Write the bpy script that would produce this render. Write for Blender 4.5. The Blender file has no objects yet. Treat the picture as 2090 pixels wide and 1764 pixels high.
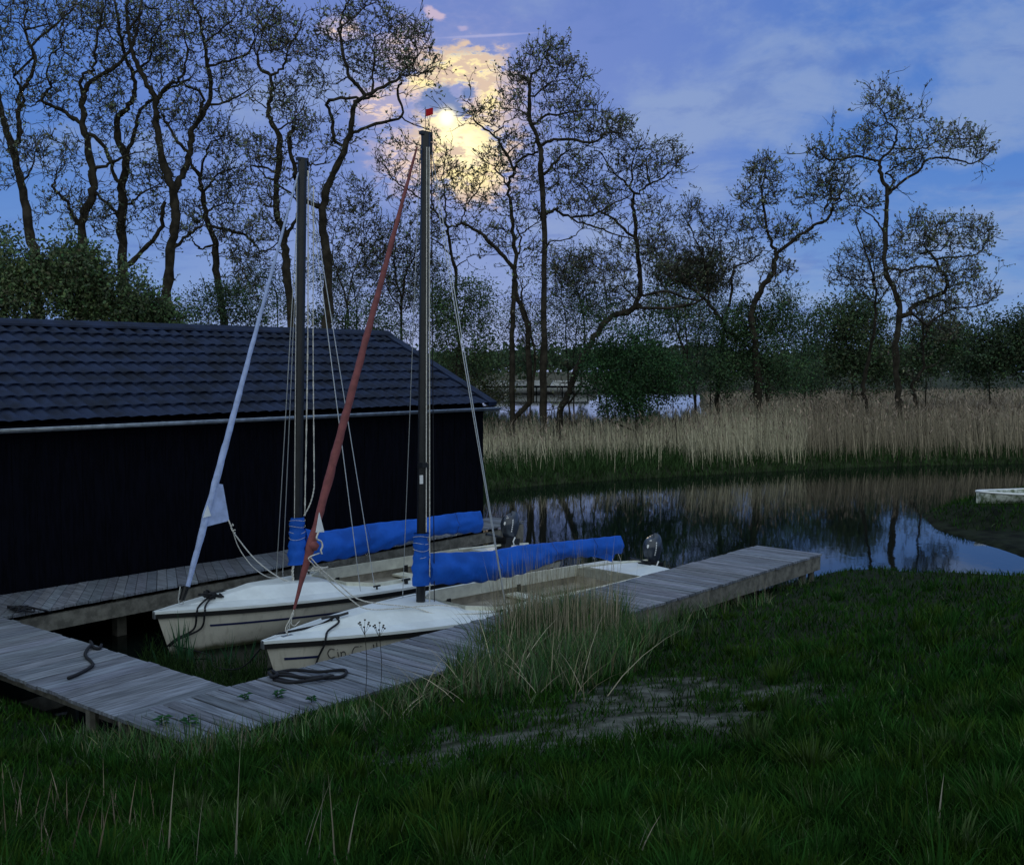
import bpy, math, random
import numpy as np
from mathutils import Matrix, Vector
random.seed(7); rng = np.random.default_rng(7)
R = math.radians
C = bpy.context.scene.collection
scene = bpy.context.scene

# ---------------------------------------------------------------- camera
CAMZ = 3.7; FPX = 2200.0; W, H = 2090.0, 1764.0; PITCH = math.atan(137/FPX)
cam = bpy.data.cameras.new('camera'); co = bpy.data.objects.new('camera', cam); C.objects.link(co)
co.location = (0, 0, CAMZ); co.rotation_euler = (math.pi/2-PITCH, 0, 0)
cam.sensor_width = 36; cam.lens = 36*FPX/W; cam.clip_end = 3000; cam.clip_start = .05
scene.camera = co

# ---------------------------------------------------------------- world
def srgb(*c):
    return [((v/255+.055)/1.055)**2.4 if v/255 > .04045 else v/255/12.92 for v in c]
def ray(px, py):
    x, y, z = px-W/2, FPX, H/2-py
    c, s = math.cos(PITCH), math.sin(PITCH)
    return np.array([x, y*c+z*s, z*c-y*s])
def at(px, py, z):
    r = ray(px, py); t = (z-CAMZ)/r[2]; return np.array([r[0]*t, r[1]*t, z])
def atY(px, py, Y):
    r = ray(px, py); t = Y/r[1]; return np.array([r[0]*t, Y, CAMZ+r[2]*t])
sv = ray(912, 240); sv = sv/np.linalg.norm(sv)
SUN_EL = math.asin(sv[2]); SUN_AZ = math.atan2(sv[0], sv[1])

world = bpy.data.worlds.new('World'); scene.world = world; world.use_nodes = True
nt = world.node_tree; nt.nodes.clear(); N = nt.nodes; L = nt.links
def nd(tree, typ, **kw):
    n = tree.nodes.new(typ)
    for k, v in kw.items(): setattr(n, k, v)
    return n
class G:
    """tiny helper to write node maths"""
    def __init__(s, t): s.t = t
    def put(s, sock, v):
        if isinstance(v, bpy.types.NodeSocket): s.t.links.new(v, sock)
        else: sock.default_value = v
    def m(s, op, a, b=0.0, c=0.0, clamp=False):
        n = nd(s.t, 'ShaderNodeMath', operation=op, use_clamp=clamp)
        s.put(n.inputs[0], a); s.put(n.inputs[1], b); s.put(n.inputs[2], c); return n.outputs[0]
    def v(s, op, a, b=(0, 0, 0)):
        n = nd(s.t, 'ShaderNodeVectorMath', operation=op)
        s.put(n.inputs[0], a); s.put(n.inputs[1], b)
        return n.outputs[1] if op in ('DOT_PRODUCT', 'LENGTH') else n.outputs[0]
    def mix(s, f, a, b, bt='MIX'):
        n = nd(s.t, 'ShaderNodeMix', data_type='RGBA', blend_type=bt)
        s.put(n.inputs[0], f)
        for i, q in ((6, a), (7, b)):
            s.put(n.inputs[i], q if isinstance(q, bpy.types.NodeSocket) else (*q[:3], 1))
        return n.outputs[2]
    def sm(s, x, lo, hi, t0=0.0, t1=1.0):
        n = nd(s.t, 'ShaderNodeMapRange', interpolation_type='SMOOTHSTEP')
        s.put(n.inputs[0], x); n.inputs[1].default_value = lo; n.inputs[2].default_value = hi
        n.inputs[3].default_value = t0; n.inputs[4].default_value = t1; return n.outputs[0]
    def noise(s, vec, scale, detail=4, rough=.5, dist=0.0):
        n = nd(s.t, 'ShaderNodeTexNoise'); n.inputs['Scale'].default_value = scale
        n.inputs['Detail'].default_value = detail; n.inputs['Roughness'].default_value = rough
        n.inputs['Distortion'].default_value = dist
        if vec is not None: s.t.links.new(vec, n.inputs['Vector'])
        return n.outputs[0]
g = G(nt)
tc = nd(nt, 'ShaderNodeTexCoord').outputs['Generated']
sx = nd(nt, 'ShaderNodeSeparateXYZ'); L.new(tc, sx.inputs[0]); dx, dy, dz = sx.outputs
az = g.m('ABSOLUTE', dz)
cr = nd(nt, 'ShaderNodeValToRGB'); L.new(dz, cr.inputs[0]); e = cr.color_ramp.elements
e[0].position = 0.0; e[0].color = (*srgb(130, 160, 206), 1)
e[1].position = 1.0; e[1].color = (.62, .75, .86, 1)
for p, c in ((.07, (108, 148, 206)), (.17, (80, 128, 202)), (.36, (74, 116, 194)), (.55, (112, 150, 206))):
    q = e.new(p); q.color = (*srgb(*c), 1)
base = cr.outputs[0]
# mauve wash round the low sun
cosang = g.v('DOT_PRODUCT', tc, tuple(sv))
wash = g.sm(cosang, .93, 1.0)
base = g.mix(g.m('MULTIPLY', wash, .30), base, srgb(146, 150, 204))
# unseen sky behind the camera: pale cloud deck added as frontal fill light
back = g.sm(dy, .25, -.55)
# cloud layer seen on a plane overhead
den = g.m('ADD', az, .16)
cp = nd(nt, 'ShaderNodeCombineXYZ')
g.put(cp.inputs[0], g.m('DIVIDE', dx, den)); g.put(cp.inputs[1], g.m('DIVIDE', dy, den))
cpv = cp.outputs[0]
n1 = g.m('ADD', g.m('MULTIPLY', g.noise(cpv, 2.3, 6, .6, .4), .5), g.m('MULTIPLY', g.noise(g.v('MULTIPLY', tc, (1, 1, 1.7)), 7.5, 6, .6, .3), .5))
n2 = g.noise(g.v('ADD', cpv, (5.2, 1.7, 3.3)), .75, 3, .5)
right = g.sm(dx, -.12, .2, -.04, .05)
cov = g.m('ADD', g.m('ADD', g.m('MULTIPLY', n1, .72), g.m('MULTIPLY', n2, .36)), right)
cl = g.sm(cov, .53, .65)
cl = g.m('MULTIPLY', cl, g.sm(dz, .0, .10))
cl = g.m('MULTIPLY', cl, .70)
sky = g.mix(cl, base, srgb(140, 163, 204))
n3 = g.noise(g.v('ADD', cpv, (1.2, 8.7, 3.3)), 3.7, 6, .6, .4)
sky = g.mix(g.m('MULTIPLY', g.sm(n3, .5, .68), .5), sky, srgb(80, 116, 190))
# broken bright cloud lit from behind round the sun
n4 = g.noise(g.v('MULTIPLY', tc, (1.0, 1.0, 1.8)), 27, 4, .55, .5)
n5 = g.noise(g.v('MULTIPLY', tc, (1.0, 1.0, 2.4)), 80, 4, .6, .3)
n6 = g.noise(tc, 7.5, 2, .5)
front = g.sm(dy, 0, .2)
tex = g.m('ADD', g.m('MULTIPLY', n4, .62), g.m('MULTIPLY', n5, .50))
wob = g.m('ADD', g.m('MULTIPLY', g.m('SUBTRACT', n4, .5), 1.5), g.m('ADD', g.m('MULTIPLY', g.m('SUBTRACT', n5, .5), 2.2), g.m('MULTIPLY', g.m('SUBTRACT', n6, .5), .8)))
def blob(px, py, rx, ry, lo=1.15, hi=.55, wb=1.0, tilt=0.0):
    q = ray(px, py); q = q/np.linalg.norm(q)
    u = g.m('SUBTRACT', dx, float(q[0])); v = g.m('SUBTRACT', dz, float(q[2]))
    if tilt: u, v = g.m('ADD', u, g.m('MULTIPLY', v, tilt)), g.m('SUBTRACT', v, g.m('MULTIPLY', u, tilt))
    u = g.m('MULTIPLY', u, FPX/rx); v = g.m('MULTIPLY', v, FPX/ry)
    r_ = g.m('ADD', g.m('SQRT', g.m('ADD', g.m('MULTIPLY', u, u), g.m('MULTIPLY', v, v))), g.m('MULTIPLY', wob, wb))
    return g.m('MULTIPLY', g.sm(r_, lo, hi), front)
def union(ms):
    o = ms[0]
    for m_ in ms[1:]: o = g.m('MAXIMUM', o, m_)
    return o
shade = g.sm(g.m('ADD', g.m('MULTIPLY', n4, .4), g.m('MULTIPLY', n5, .7)), .49, .60)
# faint wide peach veil, then peach cloud, then gold cloud
sky = g.mix(g.m('MULTIPLY', blob(930, 235, 200, 190, 1.3, .1, .35), .42), sky, srgb(186, 180, 208))
peach = union([blob(1000, 200, 85, 95), blob(832, 105, 62, 48), blob(838, 318, 70, 70), blob(850, 182, 75, 30), blob(960, 340, 90, 60), blob(975, 372, 70, 26), blob(700, 60, 40, 20), blob(775, 215, 60, 40)])
sky = g.mix(g.m('MULTIPLY', peach, .85), sky, g.mix(shade, srgb(166, 162, 196), srgb(246, 216, 196)))
gold = union([blob(935, 140, 105, 46), blob(945, 285, 98, 84), blob(955, 345, 84, 50), blob(905, 300, 60, 60), blob(868, 168, 60, 22), blob(1000, 205, 34, 46), blob(895, 258, 40, 24)])
sky = g.mix(gold, sky, g.mix(shade, srgb(218, 192, 172), (1.1, .92, .46)))
hot = union([blob(915, 262, 56, 44, 1.2, .3, .8), blob(945, 295, 64, 50, 1.2, .2, .8)])
sky = g.mix(g.m('MULTIPLY', hot, g.sm(tex, .44, .58)), sky, (1.35, 1.2, .68))
sky = g.mix(g.m('MULTIPLY', blob(887, 29, 32, 13, 1.1, .5, .6, -.45), .8), sky, srgb(208, 185, 204))
sky = g.mix(g.m('MULTIPLY', blob(944, 58, 12, 6, 1.1, .5, .5), .6), sky, srgb(190, 176, 208))
sky = g.mix(g.m('MULTIPLY', blob(990, 73, 105, 3.0, 1.2, .3, .12, .055), .5), sky, srgb(182, 182, 222))
gap = union([blob(897, 200, 58, 30, 1.05, .7, .75), blob(955, 190, 24, 18, 1.0, .6, .7), blob(938, 228, 20, 12, 1.0, .6, .6)])
sky = g.mix(g.m('MULTIPLY', gap, .93), sky, srgb(92, 124, 182))
# soft glare round the disc
sky = g.mix(g.m('MULTIPLY', blob(912, 240, 26, 26, 1.1, .2, .25), .85), sky, (1.2, 1.08, .70))
disc = g.m('MULTIPLY', g.sm(cosang, math.cos(R(.50)), math.cos(R(.08))), .75)
sky = g.mix(disc, sky, (1.7, 1.6, 1.1))
# unseen pale cloud behind and overhead, brightness set to light hulls and decks
skyb = g.mix(g.noise(cpv, 1.3, 4), (.52, .62, .70), (.80, .90, .92))
sky = g.mix(back, sky, skyb)
sky = g.mix(g.sm(dz, -.02, -.15), sky, (.02, .03, .03))
nish = nd(nt, 'ShaderNodeTexSky', sky_type='NISHITA', sun_disc=False)
nish.sun_elevation = SUN_EL; nish.sun_rotation = SUN_AZ
b1 = nd(nt, 'ShaderNodeBackground'); L.new(nish.outputs[0], b1.inputs[0]); b1.inputs[1].default_value = .0015
b2 = nd(nt, 'ShaderNodeBackground'); L.new(sky, b2.inputs[0]); b2.inputs[1].default_value = 1.0
ad = nd(nt, 'ShaderNodeAddShader'); L.new(b1.outputs[0], ad.inputs[0]); L.new(b2.outputs[0], ad.inputs[1])
wo = nd(nt, 'ShaderNodeOutputWorld'); L.new(ad.outputs[0], wo.inputs[0])

sl = bpy.data.lights.new('sun', 'SUN'); sl.energy = .3; sl.angle = R(3); sl.color = (1, .86, .62)
so = bpy.data.objects.new('sun', sl); C.objects.link(so)
so.rotation_euler = Vector(tuple(sv)).to_track_quat('Z', 'Y').to_euler(); so.location = (0, 0, 30)
scene.view_settings.view_transform = 'Standard'; scene.view_settings.look = 'None'
scene.view_settings.exposure = 0.0; scene.view_settings.gamma = 1.0
scene.cycles.max_bounces = 5; scene.cycles.diffuse_bounces = 2; scene.cycles.glossy_bounces = 3
scene.cycles.transparent_max_bounces = 4

# ---------------------------------------------------------------- materials
MATS = {}
def mat(name, col, rough=.7, metal=0.0, spec=.4, var=0.0, vscale=6.0, bump=0.0, bscale=30.0, attr=False, col2=None, stretch=None, transl=0.0, bdist=.02, algae=False):
    m = bpy.data.materials.new(name); m.use_nodes = True; t = m.node_tree; gg = G(t)
    bs = t.nodes['Principled BSDF']; bs.inputs['Roughness'].default_value = rough
    bs.inputs['Metallic'].default_value = metal; bs.inputs['Specular IOR Level'].default_value = spec
    tcn = nd(t, 'ShaderNodeTexCoord').outputs['Object']
    if stretch: tcn = gg.v('MULTIPLY', tcn, stretch)
    c = None
    if attr:
        a = nd(t, 'ShaderNodeAttribute', attribute_name='tint'); c = gg.mix(1.0, a.outputs['Color'], col, 'MULTIPLY')
    if var > 0:
        n = gg.noise(tcn, vscale, 6, .6)
        lo = [v*(1-var) for v in col] if col2 is None else col2
        hi = [min(1, v*(1+var)) for v in col] if col2 is None else col
        f = gg.sm(n, .35, .65)
        if c is None: c = gg.mix(f, lo, hi)
        else: c = gg.mix(1.0, c, gg.mix(f, (1-var,)*3, (1+var,)*3), 'MULTIPLY')
    if algae:   # green-brown growth along the waterline
        s_ = nd(t, 'ShaderNodeSeparateXYZ'); t.links.new(tcn, s_.inputs[0])
        zz = gg.m('ADD', s_.outputs[2], gg.m('MULTIPLY', gg.m('SUBTRACT', gg.noise(tcn, 5, 4), .5), .10))
        c = gg.mix(gg.sm(zz, .10, .02), c, (.10, .105, .06))
        st = gg.noise(gg.v('MULTIPLY', tcn, (7, 7, .7)), 2.0, 4, .6); c = gg.mix(gg.m('MULTIPLY', gg.sm(st, .52, .72), .35), c, (.26, .24, .18))
    if c is None: bs.inputs['Base Color'].default_value = (*col[:3], 1)
    else: t.links.new(c, bs.inputs['Base Color'])
    if bump > 0:
        b = nd(t, 'ShaderNodeBump'); b.inputs['Strength'].default_value = bump; b.inputs['Distance'].default_value = bdist
        t.links.new(gg.noise(tcn, bscale, 5, .6), b.inputs['Height']); t.links.new(b.outputs[0], bs.inputs['Normal'])
    if transl > 0:
        tr = nd(t, 'ShaderNodeBsdfTranslucent'); mx = nd(t, 'ShaderNodeMixShader'); mx.inputs[0].default_value = transl
        if c is None: tr.inputs[0].default_value = (*col[:3], 1)
        else: t.links.new(c, tr.inputs[0])
        t.links.new(bs.outputs[0], mx.inputs[1]); t.links.new(tr.outputs[0], mx.inputs[2])
        t.links.new(mx.outputs[0], t.nodes['Material Output'].inputs[0])
    MATS[name] = m; return m
wood_p = dict(rough=.78, var=.34, vscale=2.2, attr=True, bump=.35, bscale=3)
mat('weathered_wood_walkway', (.150, .165, .195), stretch=(14, 1.1, 6), **wood_p)
mat('weathered_wood_beam', (.15, .145, .125), rough=.85, var=.35, vscale=7, bump=.4, bscale=20)
mat('dark_wood_boards', (.0028, .0032, .0065), rough=.9, var=.3, vscale=5, bump=.15, bscale=25, spec=.04, stretch=(6, 6, .6))
mat('roof_sheet', (.008, .015, .040), rough=.7, var=.5, vscale=2.5, bump=.25, bscale=60, spec=.22)
mat('zinc', (.42, .46, .50), rough=.35, metal=.85, var=.2, vscale=8)
mat('gelcoat_deck', (.72, .77, .78), rough=.38, var=.07, vscale=3, bump=.05, bscale=90)
mat('gelcoat_hull', (.62, .60, .53), rough=.45, var=.10, vscale=2.2, algae=True)
mat('cream_trim', (.66, .66, .56), rough=.5, var=.12, vscale=6)
mat('liner', (.34, .31, .25), rough=.6, var=.25, vscale=5)
mat('black_rubber', (.006, .006, .007), rough=.55)
mat('black_paint', (.010, .011, .014), rough=.35, var=.3, vscale=9)
mat('stripe_blue', (.012, .02, .09), rough=.4)
mat('lettering', (.012, .012, .018), rough=.5)
mat('tarp_blue', (.008, .092, .48), rough=.65, var=.16, vscale=3, bump=.5, bscale=2.2, bdist=.06, spec=.2)
mat('sail_pale_blue', (.36, .45, .72), rough=.7, var=.14, vscale=8)
mat('sail_white', (.74, .78, .82), rough=.6, var=.05)
mat('sail_red', (.20, .060, .062), rough=.75, var=.18, vscale=9)
mat('flag_red', (.62, .015, .02), rough=.7, transl=.5)
mat('rope_white', (.62, .60, .55), rough=.85, var=.25, vscale=60)
mat('rope_black', (.008, .009, .013), rough=.8)
mat('steel_wire', (.55, .56, .55), rough=.35, metal=.7)
mat('cowl', (.030, .038, .055), rough=.22, var=.1, spec=.6)
mat('engine_black', (.01, .011, .013), rough=.4)
mat('decal_white', (.8, .8, .8), rough=.5)
mat('bark', (.034, .029, .022), rough=.95, var=.45, vscale=3, bump=.6, bscale=9, spec=.15)
mat('leaf_alder', (.19, .21, .135), rough=.7, attr=True, spec=.2, transl=.3)
mat('leaf_bush', (.085, .120, .065), rough=.7, attr=True, spec=.2, transl=.2)
mat('leaf_green', (.036, .085, .034), rough=.7, attr=True, spec=.2, transl=.2)
mat('grass_blade', (.0165, .052, .008), rough=.85, attr=True, spec=.03, transl=.12)
mat('reed_dry', (.46, .42, .32), rough=.8, attr=True, spec=.15)
mat('reed_leaf', (.045, .085, .032), rough=.8, attr=True, spec=.05, transl=.2)
mat('paint_white_old', (.62, .66, .62), rough=.7, var=.6, vscale=7, col2=(.10, .13, .07))
mat('paint_white', (.8, .82, .84), rough=.4)
mat('paint_redbrown', (.16, .03, .02), rough=.6)
mat('glass_dark', (.01, .012, .016), rough=.08)
mat('stone', (.3, .29, .27), rough=.9, var=.3, vscale=20)

# ---------------------------------------------------------------- mesh tools
class MB:
    def __init__(s): s.v = []; s.f = []; s.t = []; s.n = 0
    def add(s, v, f, tint=None):
        v = np.asarray(v, float).reshape(-1, 3)
        s.v.append(v); s.f.extend([tuple(int(i)+s.n for i in q) for q in f]); s.n += len(v)
        s.t.append(np.tile(np.array(tint if tint is not None else (1, 1, 1), float), (len(v), 1)))
        return s
    def box(s, c, ax, half, tint=None):
        c = np.array(c, float); ax = [np.array(a, float)/np.linalg.norm(a) for a in ax]
        v = [c+ax[0]*half[0]*i+ax[1]*half[1]*j+ax[2]*half[2]*k for i in (-1, 1) for j in (-1, 1) for k in (-1, 1)]
        return s.add(v, [(0, 1, 3, 2), (4, 6, 7, 5), (0, 4, 5, 1), (2, 3, 7, 6), (0, 2, 6, 4), (1, 5, 7, 3)], tint)
    def tube(s, pts, r, sides=8, cap=True, tint=None):
        P = np.asarray(pts, float); n = len(P); r = np.broadcast_to(np.asarray(r, float), (n,))
        V = ring_pts(P[None], r[None], sides)[0].reshape(-1, 3); f = []
        for i in range(n-1):
            for k in range(sides):
                k2 = (k+1) % sides; f.append((i*sides+k, i*sides+k2, (i+1)*sides+k2, (i+1)*sides+k))
        if cap: f.append(tuple(range(sides))[::-1]); f.append(tuple((n-1)*sides+k for k in range(sides)))
        return s.add(V, f, tint)
    def grid(s, V, closed_v=False, tint=None):
        V = np.asarray(V, float); a, b = V.shape[:2]; f = []
        for i in range(a-1):
            for j in range(b if closed_v else b-1):
                j2 = (j+1) % b; f.append((i*b+j, (i+1)*b+j, (i+1)*b+j2, i*b+j2))
        return s.add(V.reshape(-1, 3), f, tint)
    def build(s, name, material, parent=None, smooth=False):
        V = np.concatenate(s.v)
        if parent is not None:
            M = np.array(root_matrix(parent).inverted()); V = V@M[:3, :3].T+M[:3, 3]
        me = bpy.data.meshes.new(name); me.from_pydata(V.tolist(), [], s.f); me.update()
        T = np.concatenate(s.t)
        if len(T) and not np.all(T == 1): set_tint(me, T)
        return finish(me, name, material, parent, smooth)
def finish(me, name, material, parent, smooth):
    me.materials.append(MATS[material])
    if smooth: me.polygons.foreach_set('use_smooth', [True]*len(me.polygons))
    o = bpy.data.objects.new(name, me); C.objects.link(o)
    if parent is not None: o.parent = parent
    return o
def set_tint(me, T):
    a = me.color_attributes.new('tint', 'FLOAT_COLOR', 'POINT')
    a.data.foreach_set('color', np.concatenate([T, np.ones((len(T), 1))], 1).astype(np.float32).ravel())
def mesh_np(name, V, F, material, parent=None, tint=None, smooth=False):
    """V (n,3); F list of (m,k) index arrays"""
    if parent is not None:
        M = np.array(root_matrix(parent).inverted()); V = V@M[:3, :3].T+M[:3, 3]
    me = bpy.data.meshes.new(name); me.vertices.add(len(V)); me.vertices.foreach_set('co', V.astype(np.float32).ravel())
    loops = np.concatenate([f.ravel() for f in F]); sizes = np.concatenate([np.full(len(f), f.shape[1]) for f in F])
    me.loops.add(len(loops)); me.loops.foreach_set('vertex_index', loops.astype(np.int32))
    me.polygons.add(len(sizes)); st = np.concatenate([[0], np.cumsum(sizes)[:-1]])
    me.polygons.foreach_set('loop_start', st.astype(np.int32)); me.update(calc_edges=True); me.validate()
    if tint is not None: set_tint(me, tint)
    return finish(me, name, material, parent, smooth)
def root_matrix(o):
    while o.parent is not None: o = o.parent
    return Matrix.Translation(o.location) @ o.rotation_euler.to_matrix().to_4x4()
def thing(name, label, cat, loc=(0, 0, 0), rz=0, group=None):
    o = bpy.data.objects.new(name, None); C.objects.link(o); o.location = tuple(float(v) for v in loc)
    o.rotation_euler = (0, 0, rz); return tag(o, label, cat, group)
def tag(o, label, cat, group=None, kind=None):
    o['label'] = label; o['category'] = cat
    if group: o['group'] = group
    if kind: o['kind'] = kind
    return o
def struct(o): o['kind'] = 'structure'; return o
def ring_pts(P, Rr, sides):
    """P (N,n,3), Rr (N,n) -> (N,n,sides,3)"""
    T = np.empty_like(P); T[:, 1:-1] = P[:, 2:]-P[:, :-2]; T[:, 0] = P[:, 1]-P[:, 0]; T[:, -1] = P[:, -1]-P[:, -2]
    T /= np.linalg.norm(T, axis=-1, keepdims=True)+1e-9
    ref = np.where(np.abs(T[..., 2:3]) < .9, np.array([0, 0, 1.]), np.array([0, 1., 0]))
    # keep one reference per curve to avoid twists
    m = (np.abs(P[:, -1]-P[:, 0])); up = (m[:, 2] > 1.5*np.maximum(m[:, 0], m[:, 1]))
    ref = np.where(up[:, None, None], np.array([0, 1., 0]), np.array([0, 0, 1.]))
    ref = np.broadcast_to(ref, P.shape)
    A = np.cross(T, ref); A /= np.linalg.norm(A, axis=-1, keepdims=True)+1e-9
    B = np.cross(T, A)
    th = np.arange(sides)*2*math.pi/sides
    return P[:, :, None]+Rr[:, :, None, None]*(A[:, :, None]*np.cos(th)[:, None]+B[:, :, None]*np.sin(th)[:, None])
def tubes_batch(P, Rr, sides):
    V = ring_pts(P, Rr, sides); Nn, n = P.shape[:2]
    i = np.arange(n-1)[:, None]; k = np.arange(sides)[None]; k2 = (k+1) % sides
    f = np.stack([i*sides+k, i*sides+k2, (i+1)*sides+k2, (i+1)*sides+k], -1).reshape(-1, 4)
    F = (f[None]+(np.arange(Nn)*n*sides)[:, None, None]).reshape(-1, 4)
    return V.reshape(-1, 3), F
def catmull(P, per=5):
    P = np.asarray(P, float); Q = np.vstack([2*P[0]-P[1], P, 2*P[-1]-P[-2]]); out = []
    for i in range(1, len(Q)-2):
        for t in np.linspace(0, 1, per, endpoint=False):
            a, b, c, d = Q[i-1], Q[i], Q[i+1], Q[i+2]
            out.append(.5*((2*b)+(-a+c)*t+(2*a-5*b+4*c-d)*t*t+(-a+3*b-3*c+d)*t**3))
    out.append(Q[-2]); return np.array(out)
def vnoise(x, y, s=1.0, seed=0):
    r = np.random.default_rng(seed); out = 0*x; amp = 1.0; tot = 0
    for o in range(4):
        for _ in range(3):
            a = r.uniform(0, 2*math.pi); ph = r.uniform(0, 6.28); k = 2*math.pi/s*(1.9**o)*r.uniform(.7, 1.3)
            out = out+amp*np.sin(k*(x*math.cos(a)+y*math.sin(a))+ph+1.3*np.sin(.6*k*(y*math.cos(a)-x*math.sin(a))+ph*2))/3; 
        tot += amp; amp *= .55
    return out/tot
def sdist(poly, x, y):
    """signed distance, + inside"""
    P = np.asarray(poly, float); x = np.asarray(x, float); y = np.asarray(y, float); d = np.full(x.shape, 1e9); ins = np.zeros(x.shape, bool)
    for a, b in zip(P, np.roll(P, -1, 0)):
        e = b-a; t = np.clip(((x-a[0])*e[0]+(y-a[1])*e[1])/(e@e), 0, 1)
        d = np.minimum(d, np.hypot(x-a[0]-t*e[0], y-a[1]-t*e[1]))
        c = (a[1] > y) != (b[1] > y)
        with np.errstate(divide='ignore', invalid='ignore'):
            xi = (b[0]-a[0])*(y-a[1])/(b[1]-a[1]+1e-12)+a[0]
        ins ^= c & (x < xi)
    return np.where(ins, d, -d)
# ---------------------------------------------------------------- water and ground
def xy(px, py, z=0.0): return at(px, py, z)[:2]
near_poly = [xy(-700, 1225, .1), xy(-200, 1330, .1), xy(0, 1392, .1), xy(180, 1458, .1), xy(330, 1505, .1), xy(430, 1482, .1), xy(700, 1412, .1), xy(900, 1350, .1), xy(1100, 1292, .1), xy(1300, 1246, .1),
             xy(1500, 1192, .1), xy(1600, 1168, .1), xy(1668, 1150, .1), xy(1740, 1150, .1), xy(1843, 1152, .1), xy(1959, 1176, .1), xy(2090, 1180, .1), xy(2500, 1190, .1),
             (30, 14), (30, -12), (-25, -12), (-22, 9)]
far_poly = [xy(600, 1045), xy(800, 1020), xy(985, 1001), xy(1100, 990), xy(1250, 979), xy(1400, 971), xy(1560, 962), xy(1800, 951), xy(2089, 945), xy(2500, 938), (65, 46),
            (160, 49), (160, 150), (26, 150), (17, 98), (12.5, 66), (8.5, 54.5), (2, 52), (-8, 52), (-33, 54), (-70, 56), (-70, 38), (-20, 36), (-6, 34)]
pen_poly = [xy(1876, 1052), xy(1940, 1034), xy(2000, 1022), xy(2089, 1008), xy(2300, 1000), xy(2600, 1020), (20, 19.2), xy(2300, 1185), xy(2200, 1168), xy(2120, 1150), xy(2070, 1132), xy(2010, 1112), xy(1950, 1094), xy(1900, 1078)]
mud_line = [xy(1876, 1056), xy(1955, 1084), xy(2040, 1088), xy(2300, 1090)]
def sstep(x, a, b):
    t = np.clip((x-a)/(b-a), 0, 1); return t*t*(3-2*t)
def z_near(x, y):
    d = sdist(near_poly, x, y)
    am = np.interp(x, [.2, 1.6, 6.5], [.84, .66, .58]); z = -.45+am*sstep(d, -.8, .9)+np.maximum(d-.7, 0)*.225
    z = np.minimum(z, 2.05+.1*np.tanh((z-2.05)))
    return z+.05*vnoise(x, y, 2.6, 3)*sstep(d, .3, 1.2)+.015*vnoise(x, y, .6, 4)*sstep(d, .2, .8)
def z_far(x, y):
    d = sdist(far_poly, x, y)
    z = -.5+.75*sstep(d, -.9, .7)+.012*np.clip(d, 0, 30)
    return z+.06*vnoise(x, y, 7, 5)
def z_pen(x, y):
    d = sdist(pen_poly, x, y)
    ml = np.array(mud_line); up = np.interp(x, ml[:, 0], ml[:, 1])
    g_ = sstep(y-up, -.1, 1.6)
    return -.4+.46*sstep(d, -.5, .25)+(.30*g_*sstep(d, 0, .9))+.02*vnoise(x, y, .8, 9)
def terrain(name, xs, ys, fn, material, attrf=None):
    X, Y = np.meshgrid(xs, ys, indexing='ij'); Z = fn(X, Y); a, b = X.shape
    V = np.stack([X, Y, Z], -1).reshape(-1, 3); i = np.arange(a-1)[:, None]; j = np.arange(b-1)[None]
    F = np.stack([i*b+j, (i+1)*b+j, (i+1)*b+j+1, i*b+j+1], -1).reshape(-1, 4)
    keep = (Z.reshape(-1)[F] > -.44).any(1); F = F[keep]
    used = np.unique(F); mp = np.zeros(len(V), int); mp[used] = np.arange(len(used))
    t = attrf(V[used]) if attrf else None
    return struct(mesh_np(name, V[used], [mp[F]], material, None, t, True))
def gpt(px, py, z0=1.0):
    z = z0
    for _ in range(25):
        p = at(px, py, z); z = .6*z+.4*float(z_near(np.array([p[0]]), np.array([p[1]]))[0])
    return p[:2]
# worn sandy track: distance to a line through the bare patches
trk = np.array([gpt(930, 1530), gpt(1050, 1512), gpt(1180, 1498), gpt(1300, 1480), gpt(1400, 1462)])
trk2 = np.array([gpt(1220, 1450), gpt(1300, 1430), gpt(1390, 1400)])
trk3 = np.array([gpt(1520, 1412), gpt(1610, 1418)])
def seg_d(line, x, y):
    d = np.full(np.shape(x), 1e9)
    for a, b in zip(line[:-1], line[1:]):
        e = b-a; t = np.clip(((x-a[0])*e[0]+(y-a[1])*e[1])/(e@e), 0, 1); d = np.minimum(d, np.hypot(x-a[0]-t*e[0], y-a[1]-t*e[1]))
    return d
def bare(x, y):
    d = np.minimum(np.minimum(seg_d(trk, x, y), seg_d(trk2, x, y)+.08), seg_d(trk3, x, y)+.22); n = vnoise(x, y, .8, 21)
    return np.clip(sstep(.72-d+.8*n+1.0*vnoise(x, y, .33, 23)*(d < 1.1), 0, .8), 0, 1)
grass_t = np.array([.45, .55, .4]); sand_t = np.array([4.0, 3.1, 5.2])
def near_tint(V):
    b = bare(V[:, 0], V[:, 1])[:, None]; n = vnoise(V[:, 0], V[:, 1], .35, 8)[:, None]
    return grass_t*(1+.3*n)*(1-b)+sand_t*(1+.35*n)*b
mat('soil', (.022, .030, .015), rough=.95, attr=True, var=.35, vscale=9, bump=.6, bscale=25, spec=.1)
mat('far_soil', (.028, .036, .018), rough=.95, var=.4, vscale=2, bump=.4, spec=.1)
mat('mud', (.012, .016, .009), rough=.95, var=.5, vscale=3, bump=.6, bscale=8, spec=.06)
terrain('ground', np.arange(-24, 30, .14), np.arange(-8, 19.5, .14), z_near, 'soil', near_tint)
terrain('far_bank', np.concatenate([np.arange(-68, 40, .6), np.arange(40, 160, 4)]), np.concatenate([np.arange(29, 62, .6), np.arange(62, 140, 4)]), z_far, 'far_soil')
terrain('peninsula', np.arange(7, 20, .15), np.arange(17, 34, .15), z_pen, 'mud')
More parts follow.
